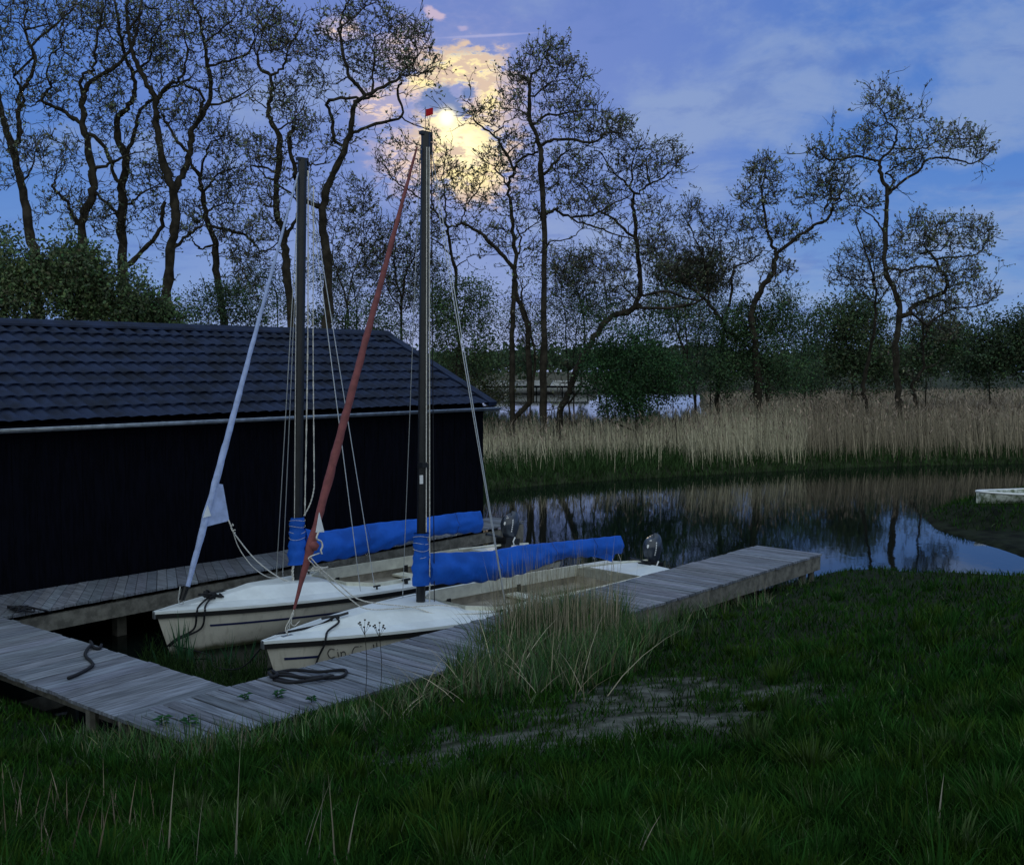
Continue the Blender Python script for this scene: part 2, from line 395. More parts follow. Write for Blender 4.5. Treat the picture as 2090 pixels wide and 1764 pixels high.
# lake bed sheet to the horizon
MB().add([(-900, -200, -1.2), (900, -200, -1.2), (900, 1500, -1.2), (-900, 1500, -1.2)], [(0, 1, 2, 3)]).build('lake_bed', 'mud')['kind'] = 'structure'
# distant shore
X = np.arange(-420, 520, 6.0); Yd = np.array([-6, 0, 4, 40, 300.]); V = np.zeros((len(X), len(Yd), 3))
for j, yy in enumerate(Yd): V[:, j] = np.stack([X, 150+yy+4*np.sin(X/37)+0*X, np.full(len(X), [-.6, .2, .6, .9, 1.0][j])], -1)
struct(MB().grid(V[:, ::-1]).build('distant_shore', 'far_soil', smooth=True))
m = bpy.data.materials.new('water'); m.use_nodes = True; t = m.node_tree; gg = G(t); bs = t.nodes['Principled BSDF']
bs.inputs['Base Color'].default_value = (.004, .007, .006, 1); bs.inputs['Roughness'].default_value = .025; bs.inputs['IOR'].default_value = 1.23
tw = gg.v('MULTIPLY', nd(t, 'ShaderNodeTexCoord').outputs['Object'], (1, 1, 1))
b = nd(t, 'ShaderNodeBump'); b.inputs['Strength'].default_value = .05; b.inputs['Distance'].default_value = .05
hgt = gg.m('ADD', gg.noise(gg.v('MULTIPLY', tw, (1.2, .5, 1)), 1.1, 3, .5), gg.m('MULTIPLY', gg.noise(tw, 6.5, 3, .5), .22))
t.links.new(hgt, b.inputs['Height']); t.links.new(b.outputs[0], bs.inputs['Normal']); MATS['water'] = m
struct(MB().add([(-900, -100, 0), (900, -100, 0), (900, 1500, 0), (-900, 1500, 0)], [(0, 1, 2, 3)]).build('water', 'water'))

# ---------------------------------------------------------------- walkways
DZ = .7
up = np.array([0, 0, 1.0])
def planks(mb, a0, a1, b0, b1, w, z, gap=.012, th=.032, jit=.004):
    """boards laid across from edge a (a0->a1) to edge b (b0->b1)"""
    a0, a1, b0, b1 = [np.array([*p[:2], z], float) for p in (a0, a1, b0, b1)]
    n = max(1, int(round(np.linalg.norm(a1-a0)/w))); g_ = gap/w
    for i in range(n):
        t0, t1 = i/n+g_/n/2, (i+1)/n-g_/n/2
        dzv = random.uniform(-jit, jit); o1, o2 = random.uniform(-.012, .012), random.uniform(-.012, .012)
        d = (b0-a0)/np.linalg.norm(b0-a0)
        q = [a0+(a1-a0)*t0-d*o1, a0+(a1-a0)*t1-d*o1, b0+(b1-b0)*t1+d*o2, b0+(b1-b0)*t0+d*o2]
        q = [p+up*dzv for p in q]; v = q+[p-up*th for p in q]
        s_ = random.uniform(.70, 1.22); tint = (s_*random.uniform(.96, 1.04), s_, s_*random.uniform(.97, 1.05))
        mb.add(v, [(3, 2, 1, 0), (4, 5, 6, 7), (0, 1, 5, 4), (1, 2, 6, 5), (2, 3, 7, 6), (3, 0, 4, 7)], tint)
def beam(mb, p, q, z0, z1, half):
    p = np.array([*p[:2], (z0+z1)/2]); q = np.array([*q[:2], (z0+z1)/2]); d = q-p; n = np.cross(d, up)
    mb.box((p+q)/2, (d, n, up), (np.linalg.norm(d)/2, half, abs(z1-z0)/2))
def lerp(a, b, t): return a+(b-a)*t
# finger jetty
fl0, fl1 = xy(246, 1461.0, DZ), xy(1545, 1112, DZ); fc = xy(468, 1400, DZ)
fr1 = xy(1677, 1129, DZ); fr0 = xy(394, 1524, DZ)
fl0 = fc+(fr0-fr1)/np.linalg.norm(fr0-fr1)*1.55
fl0 = fc+(fc-fl1)/np.linalg.norm(fc-fl1)*np.dot(fc-fr0, (fc-fl1)/np.linalg.norm(fc-fl1))*-1.0
J = thing('jetty', 'grey plank finger jetty in front of the nearer boat, running out to open water', 'jetty', (*lerp(fl0, fr0, .5), 0), math.atan2(*(fl1-fl0)[::-1]))
mb = MB(); planks(mb, fl0, fl1, fr0, fr1, .145, DZ, gap=.017); mb.build('deck_boards', 'weathered_wood_walkway', J)
dj = (fl1-fl0)/np.linalg.norm(fl1-fl0); nj = np.array([dj[1], -dj[0]])
mb = MB(); beam(mb, fr0-nj*.05, fr1-nj*.05, .44, .662, .03); beam(mb, fl0+nj*.05, fl1+nj*.05, .44, .662, .03)
beam(mb, fl1-dj*.045+nj*.09, fr1-dj*.045-nj*.09, .46, .662, .03); mb.build('side_beams', 'weathered_wood_beam', J)
for k in range(6):
    for e0, e1, s_ in ((fl0, fl1, 1), (fr0, fr1, -1)):
        p = lerp(e0, e1, .03+k*.188)+nj*.16*s_
        MB().tube([(*p, -.6), (*p, .65)], .06, 8).build('post', 'weathered_wood_beam', J)
MB().tube([(*(fr1-nj*.12-dj*.12), -.4), (*(fr1-nj*.12-dj*.12), .62)], .05, 8).build('post', 'weathered_wood_beam', J)
# left walkway; boards run along the jetty direction
lo1 = xy(0, 1370, DZ); dl = None
a_in = fc; b_in = xy(0, 1256, DZ); dL = (b_in-a_in)/np.linalg.norm(b_in-a_in)
oc = xy(262, 1470, DZ); dO = (lo1-oc)/np.linalg.norm(lo1-oc)
K = thing('walkway', 'wide grey boardwalk across the left foreground with a black rope lying on it', 'boardwalk', (*lerp(a_in, oc, .5), 0), math.atan2(dL[1], dL[0]))
wi = np.linalg.norm(a_in-oc)
a_e, b_e = a_in+dL*9, oc+dO*9.2
off = -dj*.012
mb = MB(); planks(mb, a_in+off*0-nj*.012, a_e, oc-nj*.012, b_e, .19, DZ-.004, gap=.006, jit=.0025); mb.build('deck_boards', 'weathered_wood_walkway', K)
mb = MB(); beam(mb, a_in+dL*.1, a_e, .44, .655, .03); iO = (a_in-oc)/wi; beam(mb, oc+dO*.1+iO*.32, b_e+iO*.32, .44, .655, .03); mb.build('side_beams', 'weathered_wood_beam', K)
for k in range(5):
    p = lerp(a_in, a_e, .08+k*.22); q = lerp(oc, b_e, .08+k*.22)
    for s_ in (p+(q-p)*.08, q+(p-q)*.08): MB().tube([(*s_, -.6), (*s_, .65)], .06, 8).build('post', 'weathered_wood_beam', K)
# boathouse walkway
wc, w0 = xy(985, 1056, DZ), xy(0, 1211, DZ); dw = (wc-w0)/np.linalg.norm(wc-w0); nw = np.array([dw[1], -dw[0]])
f0, f1 = xy(40, 1250, DZ), xy(1071, 1062, DZ)
f0 = f1-(f1-f0)/np.linalg.norm(f1-f0)*12.2
bk0 = w0-dw*1.5+nw*.05; bk1 = wc+dw*(np.dot(f1-wc, dw))+nw*.05
S = thing('boathouse_walkway', 'dark grey plank walkway along the foot of the black boathouse wall', 'boardwalk', (*lerp(bk0, bk1, .5), 0), math.atan2(dw[1], dw[0]))
mb = MB(); planks(mb, bk0, bk1, f0, f1, .15, DZ-.01, gap=.008)
mb.build('deck_boards', 'weathered_wood_walkway', S)
mb = MB(); beam(mb, f0-nw*.06, f1-nw*.06, .40, .60, .03); mb.build('side_beams', 'weathered_wood_beam', S)
mb = MB(); beam(mb, lerp(f0, f1, .38)-nw*.12, f1-nw*.12, .16, .30, .04); mb.build('lower_rail', 'weathered_wood_beam', S)
for k in range(9):
    p = lerp(f0, f1, .10+.11*k)-nw*.62
    MB().box((*p, .1), ((*dw, 0), (*nw, 0), up), (.07, .07, .52)).build('post', 'weathered_wood_beam', S)
p = f1-nw*.1-dw*.12; MB().box((*p, .1), ((*dw, 0), (*nw, 0), up), (.09, .09, .54)).build('post', 'weathered_wood_beam', S)

# ---------------------------------------------------------------- boathouse
EZ = 3.02; RZ = 4.32; HW = 2.85; ovh = .22; LEN = 15.0
bh = thing('boathouse', 'long black wooden boathouse with dark blue wavy sheet roof', 'boathouse', (*lerp(w0, wc, .5), 0), math.atan2(dw[1], dw[0]))
wl = wc-dw*LEN; nb = -nw                                   # nb: away from the viewer
mb = MB(); rngp = int(LEN/.16)
for i in range(rngp):
    p = wc-dw*(i+.5)*LEN/rngp; th = .016 if i % 2 else .021
    mb.box((*(p+nw*(th/2-.0)), 1.47), ((*dw, 0), (*nw, 0), up), (LEN/rngp/2-.001, th/2, 1.45))
mb.build('front_wall', 'dark_wood_boards', bh)
for nm, q in (('gable_wall', wc), ('gable_wall', wl)):
    s_ = dw*.02*(1 if q is wc else -1); A = [q, q+nb*2*HW]; mid = q+nb*HW
    v = [(*A[0], .0), (*A[1], .0), (*A[1], EZ-.02), (*mid, RZ-.06), (*A[0], EZ-.02)]; v2 = [(a[0]-s_[0]*3, a[1]-s_[1]*3, a[2]) for a in v]
    MB().add(v+v2, [(0, 1, 2, 3, 4), (9, 8, 7, 6, 5)]+[(i, i+5, (i+1) % 5+5, (i+1) % 5) for i in range(5)]).build(nm, 'dark_wood_boards', bh)
mb = MB(); p = lerp(wc, wl, .5)+nb*(2*HW-.01); mb.box((*p, 1.45), ((*dw, 0), (*nw, 0), up), (LEN/2, .02, 1.45)); mb.build('back_wall', 'dark_wood_boards', bh)
# roof sheets
slope = math.hypot(HW, RZ-EZ); tot = (HW+ovh)/HW*slope; ncz = 9
def roof(sign):
    O = wl if sign > 0 else wl+nb*2*HW
    inward = nb*sign; wl_, per = .215, 10
    nx = int((LEN+.17)/wl_)*per; xs = np.arange(nx+1)/per*wl_-.1
    prof = .5+.5*np.cos(2*math.pi*xs/wl_); prof = .044*(prof**.8)
    rows = []; sl = np.linspace(0, tot, ncz+1)
    for k in range(ncz):
        for q, (s_, dzz) in enumerate(((sl[k], .040), ((sl[k]+sl[k+1])/2, .020), (sl[k+1], 0.0))): rows.append((s_, dzz))
    V = np.zeros((len(rows), len(xs), 3)); cs_, sn = HW/slope, (RZ-EZ)/slope
    for r_, (s_, dzz) in enumerate(rows):
        # courses are slightly lobed at their lower edge
        lob = 0.026*np.cos(2*math.pi*xs/wl_) if r_ % 3 == 0 else 0*xs
        ss = s_-lob*1.0; jt = np.random.default_rng(r_//3*7+int(sign)+5); h_ = prof+dzz+np.repeat(jt.normal(0, .0022, len(xs)//per+1), per)[:len(xs)]*(dzz > .03)
        base_ = (ss-ovh*slope/HW)
        hx = base_*cs_-h_*sn; hz = EZ+base_*sn+h_*cs_
        V[r_, :, 0] = O[0]+dw[0]*xs+inward[0]*hx; V[r_, :, 1] = O[1]+dw[1]*xs+inward[1]*hx; V[r_, :, 2] = hz
    return V
mb = MB(); V = roof(1); mb.grid(V); V = roof(-1); mb.grid(V); ro = mb.build('roof', 'roof_sheet', bh, smooth=False)
md = ro.modifiers.new('s', 'SOLIDIFY'); md.thickness = .006
rg0, rg1 = wl+nb*HW-dw*.1, wc+nb*HW+dw*.14
mb = MB()
prof = [(-.17, -.035), (-.15, .0), (-.06, .05), (0, .085), (.06, .05), (.15, 0), (.17, -.035)]
V = np.array([[(*(q+nb*a), RZ+.035+z_) for a, z_ in prof] for q in (rg0, rg1)]); mb.grid(V)
rc = mb.build('ridge_cap', 'roof_sheet', bh); rc.modifiers.new('s', 'SOLIDIFY').thickness = .01
for side in (0, 1):
    mb = MB(); a_ = wc+nb*(2*HW*side)+(nw if side == 0 else nb)*ovh+dw*.06; z0 = EZ-ovh*(RZ-EZ)/HW
    b_ = wc+nb*HW+dw*.06; pa, pb = np.array([*a_, z0+.03]), np.array([*b_, RZ+.03])
    d = pb-pa; mb.box((pa+pb)/2, (d, (*dw, 0), np.cross(d, (*dw, 0))), (np.linalg.norm(d)/2, .11, .045)); mb.build('verge_cap', 'roof_sheet', bh)
gz0 = EZ-ovh*(RZ-EZ)/HW-.045; ga, gb = wl+nw*(ovh+.045)-dw*.1, wc+nw*(ovh+.045)+dw*.20
th = np.linspace(math.pi, 2*math.pi, 9)
V = np.array([[(*(q+nw*.055*math.cos(a)), gz0+.055*math.sin(a)) for a in th] for q in (ga, gb)])
gu = MB().grid(V).build('gutter', 'zinc', bh, smooth=True); gu.modifiers.new('s', 'SOLIDIFY').thickness = .008
mb = MB(); mb.tube([(*(ga+nw*.058), gz0+.004), (*(gb+nw*.058), gz0+.004)], .009, 6); mb.build('gutter_bead', 'zinc', gu)
for k in range(16):
    q = lerp(ga, gb, (k+.6)/16.5); mb = MB(); mb.box((*(q-nw*.0), gz0-.004), ((*nw, 0), (*dw, 0), up), (.062, .014, .062)); 
    o = MB().add([(*(q+nw*.062), gz0+.012), (*(q-nw*.08), gz0+.02), (*(q-nw*.08+dw*.02), gz0+.02), (*(q+nw*.062+dw*.02), gz0+.012)], [(0, 1, 2, 3)]).build('gutter_bracket', 'zinc', gu)
# soffit board
mb = MB(); mb.box((*lerp(wl+nw*.12, wc+nw*.12, .5), gz0+.02), ((*dw, 0), (*nw, 0), up), (LEN/2+.12, .10, .012)); mb.build('soffit', 'dark_wood_boards', bh)
# small dark bollard fitting at end of boathouse walkway
# ---------------------------------------------------------------- sailboats
class Boat:
    L = 7.0; BM = .97
    def __init__(s, root, bow, ang):
        s.root = root; s.dir = np.array([math.cos(ang), math.sin(ang)])      # from bow to stern
        s.nrm = np.array([s.dir[1], -s.dir[0]])                               # towards the viewer side
        s.bow = np.array(bow[:2])
    def w(s, t, v, z):
        p = s.bow+s.dir*t+s.nrm*v; return np.array([p[0], p[1], z])          # t metres aft of the bow
    def pl(s, px, py, v=0.0):
        r = ray(px, py); o = s.bow+s.nrm*v
        k = (o@s.nrm)/(r[:2]@s.nrm); return np.array([r[0]*k, r[1]*k, CAMZ+r[2]*k])
    def half(s, t):
        q = t/s.L
        return s.BM*(1-(max(0, (.56-q))/.56)**2.15) if q < .56 else s.BM*(1-.20*((q-.56)/.44)**2)
    def sheer(s, t):
        q = t/s.L; return .57-.18*q+.09*q*q
    def hull(s, t, k, side):
        """k 0 keel .. 1 gunwale"""
        b, zs = s.half(t), s.sheer(t); q = t/s.L
        y = b*(.0+1.0*math.sin(min(1, k*1.0)*math.pi/2)**.72)*(.90+.10*k) if k > 0 else 0
        z = -.16+(zs+.16)*k**1.55
        rake = .24*(1-(z+.16)/(zs+.16))*max(0, 1-q*1.5)
        return s.w(t+rake, side*y, z)
def boat(bx):
    B = bx; L_ = B.L; ts = np.concatenate([np.linspace(0, .9, 14)**1.0, np.linspace(1.05, L_, 30)])
    root = B.root; out = {}
    mb = MB()
    for side in (1, -1):
        ks = np.linspace(0, 1, 12); V = np.array([[B.hull(t, k, side) for k in ks] for t in ts])
        mb.grid(V if side == -1 else V[:, ::-1])
    # transom
    ks = np.linspace(0, 1, 12); a_ = [B.hull(L_, k, 1) for k in ks[::-1]]+[B.hull(L_, k, -1) for k in ks[1:]]
    mb.add(a_, [tuple(range(len(a_)))]); h = mb.build('hull', 'gelcoat_hull', root, True)
    # rubbing strake and lip
    for nm, z0, z1, o, m_ in (('rubbing_strake', -.072, -.010, .022, 'black_rubber'), ('deck_lip', -.012, .022, .030, 'gelcoat_deck')):
        mb = MB()
        for side in (1, -1):
            V = []
            for i, t in enumerate(np.linspace(0.0, L_, 50)):
                b, z = B.half(t), B.sheer(t)
                bo = b+o
                V.append([B.w(t-(o if i == 0 else 0), side*(b-.03 if i else 0), z+z0), B.w(t-(o if i == 0 else 0), side*(bo if i else .03), z+z0),
                          B.w(t-(o if i == 0 else 0), side*(bo if i else .03), z+z1), B.w(t-(o if i == 0 else 0), side*(b-.05 if i else 0), z+z1+.004)])
            mb.grid(np.array(V) if side == 1 else np.array(V)[:, ::-1])
        mb.build(nm, m_, h, False)
    # bow fitting
    MB().box(B.w(-.0, 0, B.sheer(0)-.035), ((*B.dir, 0), (*B.nrm, 0), up), (.035, .03, .035)).build('bow_fitting', 'zinc', h)
    # deck: foredeck full width, side decks round the cockpit, aft deck
    t_ck0, t_ck1 = 2.72, 6.05
    def dz(t, v):
        b = max(B.half(t), .05); return B.sheer(t)+.014+.055*(1-(abs(v)/b)**2)*min(1, b/.5)
    mb = MB()
    def strip(ts_, f0_, f1_, nv=9):
        V = np.array([[B.w(t, f0_(t)+(f1_(t)-f0_(t))*j/(nv-1), dz(t, f0_(t)+(f1_(t)-f0_(t))*j/(nv-1))) for j in range(nv)] for t in ts_]); mb.grid(V[:, ::-1])
    strip(np.linspace(.01, t_ck0, 24), lambda t: -B.half(t)+.01, lambda t: B.half(t)-.01, 13)
    cw = lambda t: min(B.half(t)-.24, .70)*min(1, .62+.9*(t-t_ck0)/.8 if t < t_ck0+.35 else 1.0)
    for s_ in (1, -1):
        strip(np.linspace(t_ck0, t_ck1, 22), (lambda t: cw(t)) if s_ == 1 else (lambda t: -B.half(t)+.01), (lambda t: B.half(t)-.01) if s_ == 1 else (lambda t: -cw(t)), 5)
    strip(np.linspace(t_ck1, L_-.005, 8), lambda t: -B.half(t)+.01, lambda t: B.half(t)-.01, 9)
    dk = mb.build('deck', 'gelcoat_deck', root, True)
    # cockpit: coaming lip, liner walls, sole, benches
    mb = MB(); lb = MB()
    loop = [(t, cw(t)) for t in np.linspace(t_ck0, t_ck1, 22)]+[(t, -cw(t)) for t in np.linspace(t_ck1, t_ck0, 22)]
    loop.append(loop[0])
    V = np.array([[B.w(t, v+.012*np.sign(v), dz(t, v)+.05), B.w(t, v-.012*np.sign(v), dz(t, v)+.05), B.w(t, v-.014*np.sign(v), dz(t, v)-.12), B.w(t, v+.012*np.sign(v), dz(t, v)-.11), B.w(t, v+.012*np.sign(v), dz(t, v)+.05)] for t, v in loop]); mb.grid(V)
    mb.build('coaming', 'cream_trim', root)
    V = np.array([[B.w(t, v*1.04, dz(t, v)-.10), B.w(t, v*1.06, .30), B.w(t, v*.62, .28), B.w(t, v*.58, .05), B.w(t, 0, .04)] for t, v in loop]); lb.grid(V)
    ck = lb.build('cockpit_liner', 'liner', root)
    for t in (3.4, 4.8):
        for s_ in (1, -1): MB().box(B.w(t, s_*(cw(t)-.01), .33), ((*B.dir, 0), (*B.nrm, 0), up), (.035, .015, .11)).build('frame_rib', 'engine_black', ck)
    MB().box(B.w(4.6, 0, .33), ((*B.dir, 0), (*B.nrm, 0), up), (.12, .66, .015)).build('thwart', 'cream_trim', ck)
    MB().box(B.w(3.7, 0, .16), ((*B.dir, 0), (*B.nrm, 0), up), (.55, .02, .13)).build('centreboard_case', 'cream_trim', ck)
    # raised foredeck
    mb = MB(); zz = lambda t, v, h_: B.w(t, v, dz(t, v)+h_)
    mt = 2.3
    ring0 = [zz(.45, 0, .002), zz(1.45, .42, -.004), zz(2.70, .68, -.004), zz(2.715, 0, -.004), zz(2.70, -.68, -.004), zz(1.45, -.42, -.004)]
    top = [zz(1.42, .12, .12), zz(2.4, .36, .09), zz(2.55, 0, .07), zz(2.4, -.36, .09), zz(1.42, -.12, .12)]
    mb.add(ring0+top, [(0, 1, 6), (1, 2, 7, 6), (2, 3, 8, 7), (3, 4, 9, 8), (4, 5, 10, 9), (5, 0, 10), (0, 6, 10), (6, 7, 8, 9, 10)])
    cr_ = mb.build('raised_foredeck', 'gelcoat_deck', dk)
    bv = cr_.modifiers.new('b', 'BEVEL'); bv.width = .018; bv.segments = 2
    # bow cleat
    mb = MB(); ct = B.ct; c0 = B.w(ct, 0, dz(ct, 0)+.10)
    mb.tube([B.w(ct-.05, 0, c0[2]-.09), B.w(ct-.05, 0, c0[2])], .014, 6); mb.tube([B.w(ct+.05, 0, c0[2]-.09), B.w(ct+.05, 0, c0[2])], .014, 6)
    mb.tube([B.w(ct-.17, -.03, c0[2]-.006), B.w(ct-.07, -.01, c0[2]), B.w(ct+.07, .01, c0[2]), B.w(ct+.17, .03, c0[2]+.016)], .016, 6); mb.build('cleat', 'engine_black', dk)
    B.dz = dz; B.h = h; B.dk = dk; B.mt = mt
    return B
def mast(B, base_px, top_px, r0):
    b0 = B.pl(*base_px); t0 = B.pl(*top_px); mb = MB()
    n = 12; P = np.array([lerp(b0, t0, i/(n-1)) for i in range(n)])
    ax = np.array([*B.dir, 0])
    V = ring_pts(P[None], np.full((1, n), r0), 12)[0]
    mb.grid(V, True); mb.add(V[-1], [tuple(range(12))])
    # sail track along the aft face
    mb.tube([p+ax*(r0+.006) for p in P], .013, 4)
    m_ = mb.build('mast', 'black_paint', B.root, True)
    MB().box(t0+up*.0, (ax, (*B.nrm, 0), up), (.085, .035, .022)).build('masthead', 'engine_black', m_)
    MB().box(b0+up*.03, (ax, (*B.nrm, 0), up), (.07, .06, .035)).build('mast_foot', 'engine_black', m_)
    mb = MB(); mb.tube([t0+ax*.09+up*-.01, t0+ax*.10-up*.09], .016, 6); mb.tube([t0+ax*.085-up*.1, t0+ax*.085-up*.22], .020, 6); mb.build('block', 'engine_black', m_)
    return m_, b0, t0
def rope(parent, pts, r=.006, m_='rope_white', name='rope', per=6):
    P = catmull(pts, per) if len(pts) > 2 else np.array(pts); return MB().tube(P, r, 5).build(name, m_, parent, True)
def twist_rope(parent, pts, r, name):
    P = catmull(pts, 14); n = len(P); T = np.gradient(P, axis=0); T /= np.linalg.norm(T, axis=1, keepdims=True)
    A = np.cross(T, (0.1, .9, .2)); A /= np.linalg.norm(A, axis=1, keepdims=True); Bn = np.cross(T, A); s = np.concatenate([[0], np.cumsum(np.linalg.norm(np.diff(P, axis=0), axis=1))]); mb = MB()
    for ph in (0, math.pi): mb.tube(P+(A*np.cos(s*60+ph)[:, None]+Bn*np.sin(s*60+ph)[:, None])*r*.8, r, 5)
    return mb.build(name, 'rope_white', parent, True)
def cover(B, tops, bots, wid, seed, parent, end_flap=None):
    """tops, bots: pixel lines on the boat's centre plane -> wrinkled tarp body"""
    n = 56; T_ = np.array([B.pl(*p) for p in tops]); Bt = np.array([B.pl(*p) for p in bots])
    def along(Q, n_):
        s = np.array([(q[:2]-B.bow)@B.dir for q in Q]); return s
    sT, sB = along(T_, 0), along(Bt, 0); s0, s1 = max(sT[0], sB[0]), min(sT[-1], sB[-1])
    r = np.random.default_rng(seed); S_ = np.linspace(s0, s1, n); m_ = 28; V = np.zeros((n, m_, 3))
    fold = [(r.uniform(0, 1), r.uniform(2.5, 11), r.uniform(-3.5, 3.5), r.uniform(0, 6.28), r.uniform(.3, 1)) for _ in range(9)]
    for i, s in enumerate(S_):
        zt, zb = np.interp(s, sT, T_[:, 2]), np.interp(s, sB, Bt[:, 2]); q = i/(n-1)
        for j in range(m_):
            a = 2*math.pi*j/m_; c_, sn = math.cos(a), math.sin(a)
            z = (zt+zb)/2+(zt-zb)/2*sn; w_ = wid*np.interp(q, [0, .12, .5, 1], [.85, 1, .85, .55])
            pr = np.sign(c_)*abs(c_)**.75*(1.0 if sn < 0 else (1-.55*sn**1.2))*(.78+.22*(1-abs(sn)))
            f_ = sum(am*(1-abs(math.sin(.5*(fq*s*2.0+3*fa*sn)+ph)))**2.2 for _, fq, fa, ph, am in fold)/2.6-.35
            f2 = sum(am*math.sin(fq*.6*(s*1.3-fa*.5*sn)+ph*2) for _, fq, fa, ph, am in fold)/5
            d = w_*(pr*(1+.48*f_+.26*f2))
            zz_ = z+.02*f2*(1-abs(sn))+.012*math.sin(s*23+seed)*(1 if sn < -.5 else .3)
            V[i, j] = B.w(s, d, zz_)
    mb = MB(); mb.grid(V, True); mb.add(V[0], [tuple(range(m_))]); mb.add(V[-1], [tuple(range(m_))[::-1]])
    o = mb.build('sail_cover', 'tarp_blue', parent, True)
    for i in (17, 33, 46):
        lo = V[i, 3*m_//4]; rope(o, [lo+up*.01, lo-up*.035+np.array([*B.dir*.02, 0]), V[i+1, 3*m_//4]+up*.01], .004, name='tie_cord', per=3)
        mb = MB(); mb.tube([V[i, j]+(V[i, j]-V[i].mean(0))*.012 for j in range(m_)], .0035, 4, cap=False); mb.build('seam', 'stripe_blue', o)
    return o
def collar(B, m_base, m_top, z0, z1, r0, seed, parent):
    mb = MB(); n = 16; V = np.zeros((n, 18, 3)); r = np.random.default_rng(seed); ph = r.uniform(0, 6, 4)
    for i in range(n):
        z = z0+(z1-z0)*i/(n-1); t = (z-m_base[2])/(m_top[2]-m_base[2]); c = lerp(m_base, m_top, t)
        rr = r0*(1.25-.28*i/(n-1)+.10*math.sin(i*1.9+ph[0]))
        for j in range(18):
            a = 2*math.pi*j/18; q = rr*(1+.08*math.sin(3*a+ph[1]+i*.8)); V[i, j] = c+np.array([*(B.dir*math.cos(a)*q*1.15+B.nrm*math.sin(a)*q), 0])
            V[i, j, 2] = z
    mb.grid(V, True); o = mb.build('sail_cover_collar', 'tarp_blue', parent, True)
    for k in range(4):
        z = z0+(z1-z0)*(.55+.13*k); t = (z-m_base[2])/(m_top[2]-m_base[2]); c = lerp(m_base, m_top, t)
        rope(o, [c+np.array([*(B.dir*math.cos(a)*r0*1.28+B.nrm*math.sin(a)*r0*1.12), .012*math.sin(2*a+k)]) for a in np.linspace(0, 6.28, 12)], .0025, name='lashing', per=2)
    return o
def furled(B, px0, px1, prof, m_, parent, seed):
    a, b = B.pl(*px0), B.pl(*px1); n = 110; P = np.array([lerp(a, b, i/(n-1)) for i in range(n)]); q = np.linspace(0, 1, n)
    r = np.interp(q, [p[0] for p in prof], [p[1] for p in prof]); sd = 12
    V = ring_pts(P[None], r[None], sd)[0]; L_ = np.linalg.norm(b-a)
    for i in range(n):
        for k in range(sd):
            a_ = 2*math.pi*k/sd; f = 1+.13*(((a_/(2*math.pi)+q[i]*L_*2.1) % 1)-.5)+.05*math.sin(i*.9+k+seed); V[i, k] = P[i]+(V[i, k]-P[i])*f
    mb = MB(); mb.grid(V, True); mb.add(V[0], [tuple(range(sd))]); mb.add(V[-1], [tuple(range(sd))[::-1]])
    return mb.build('furled_jib', m_, parent, True), a, b
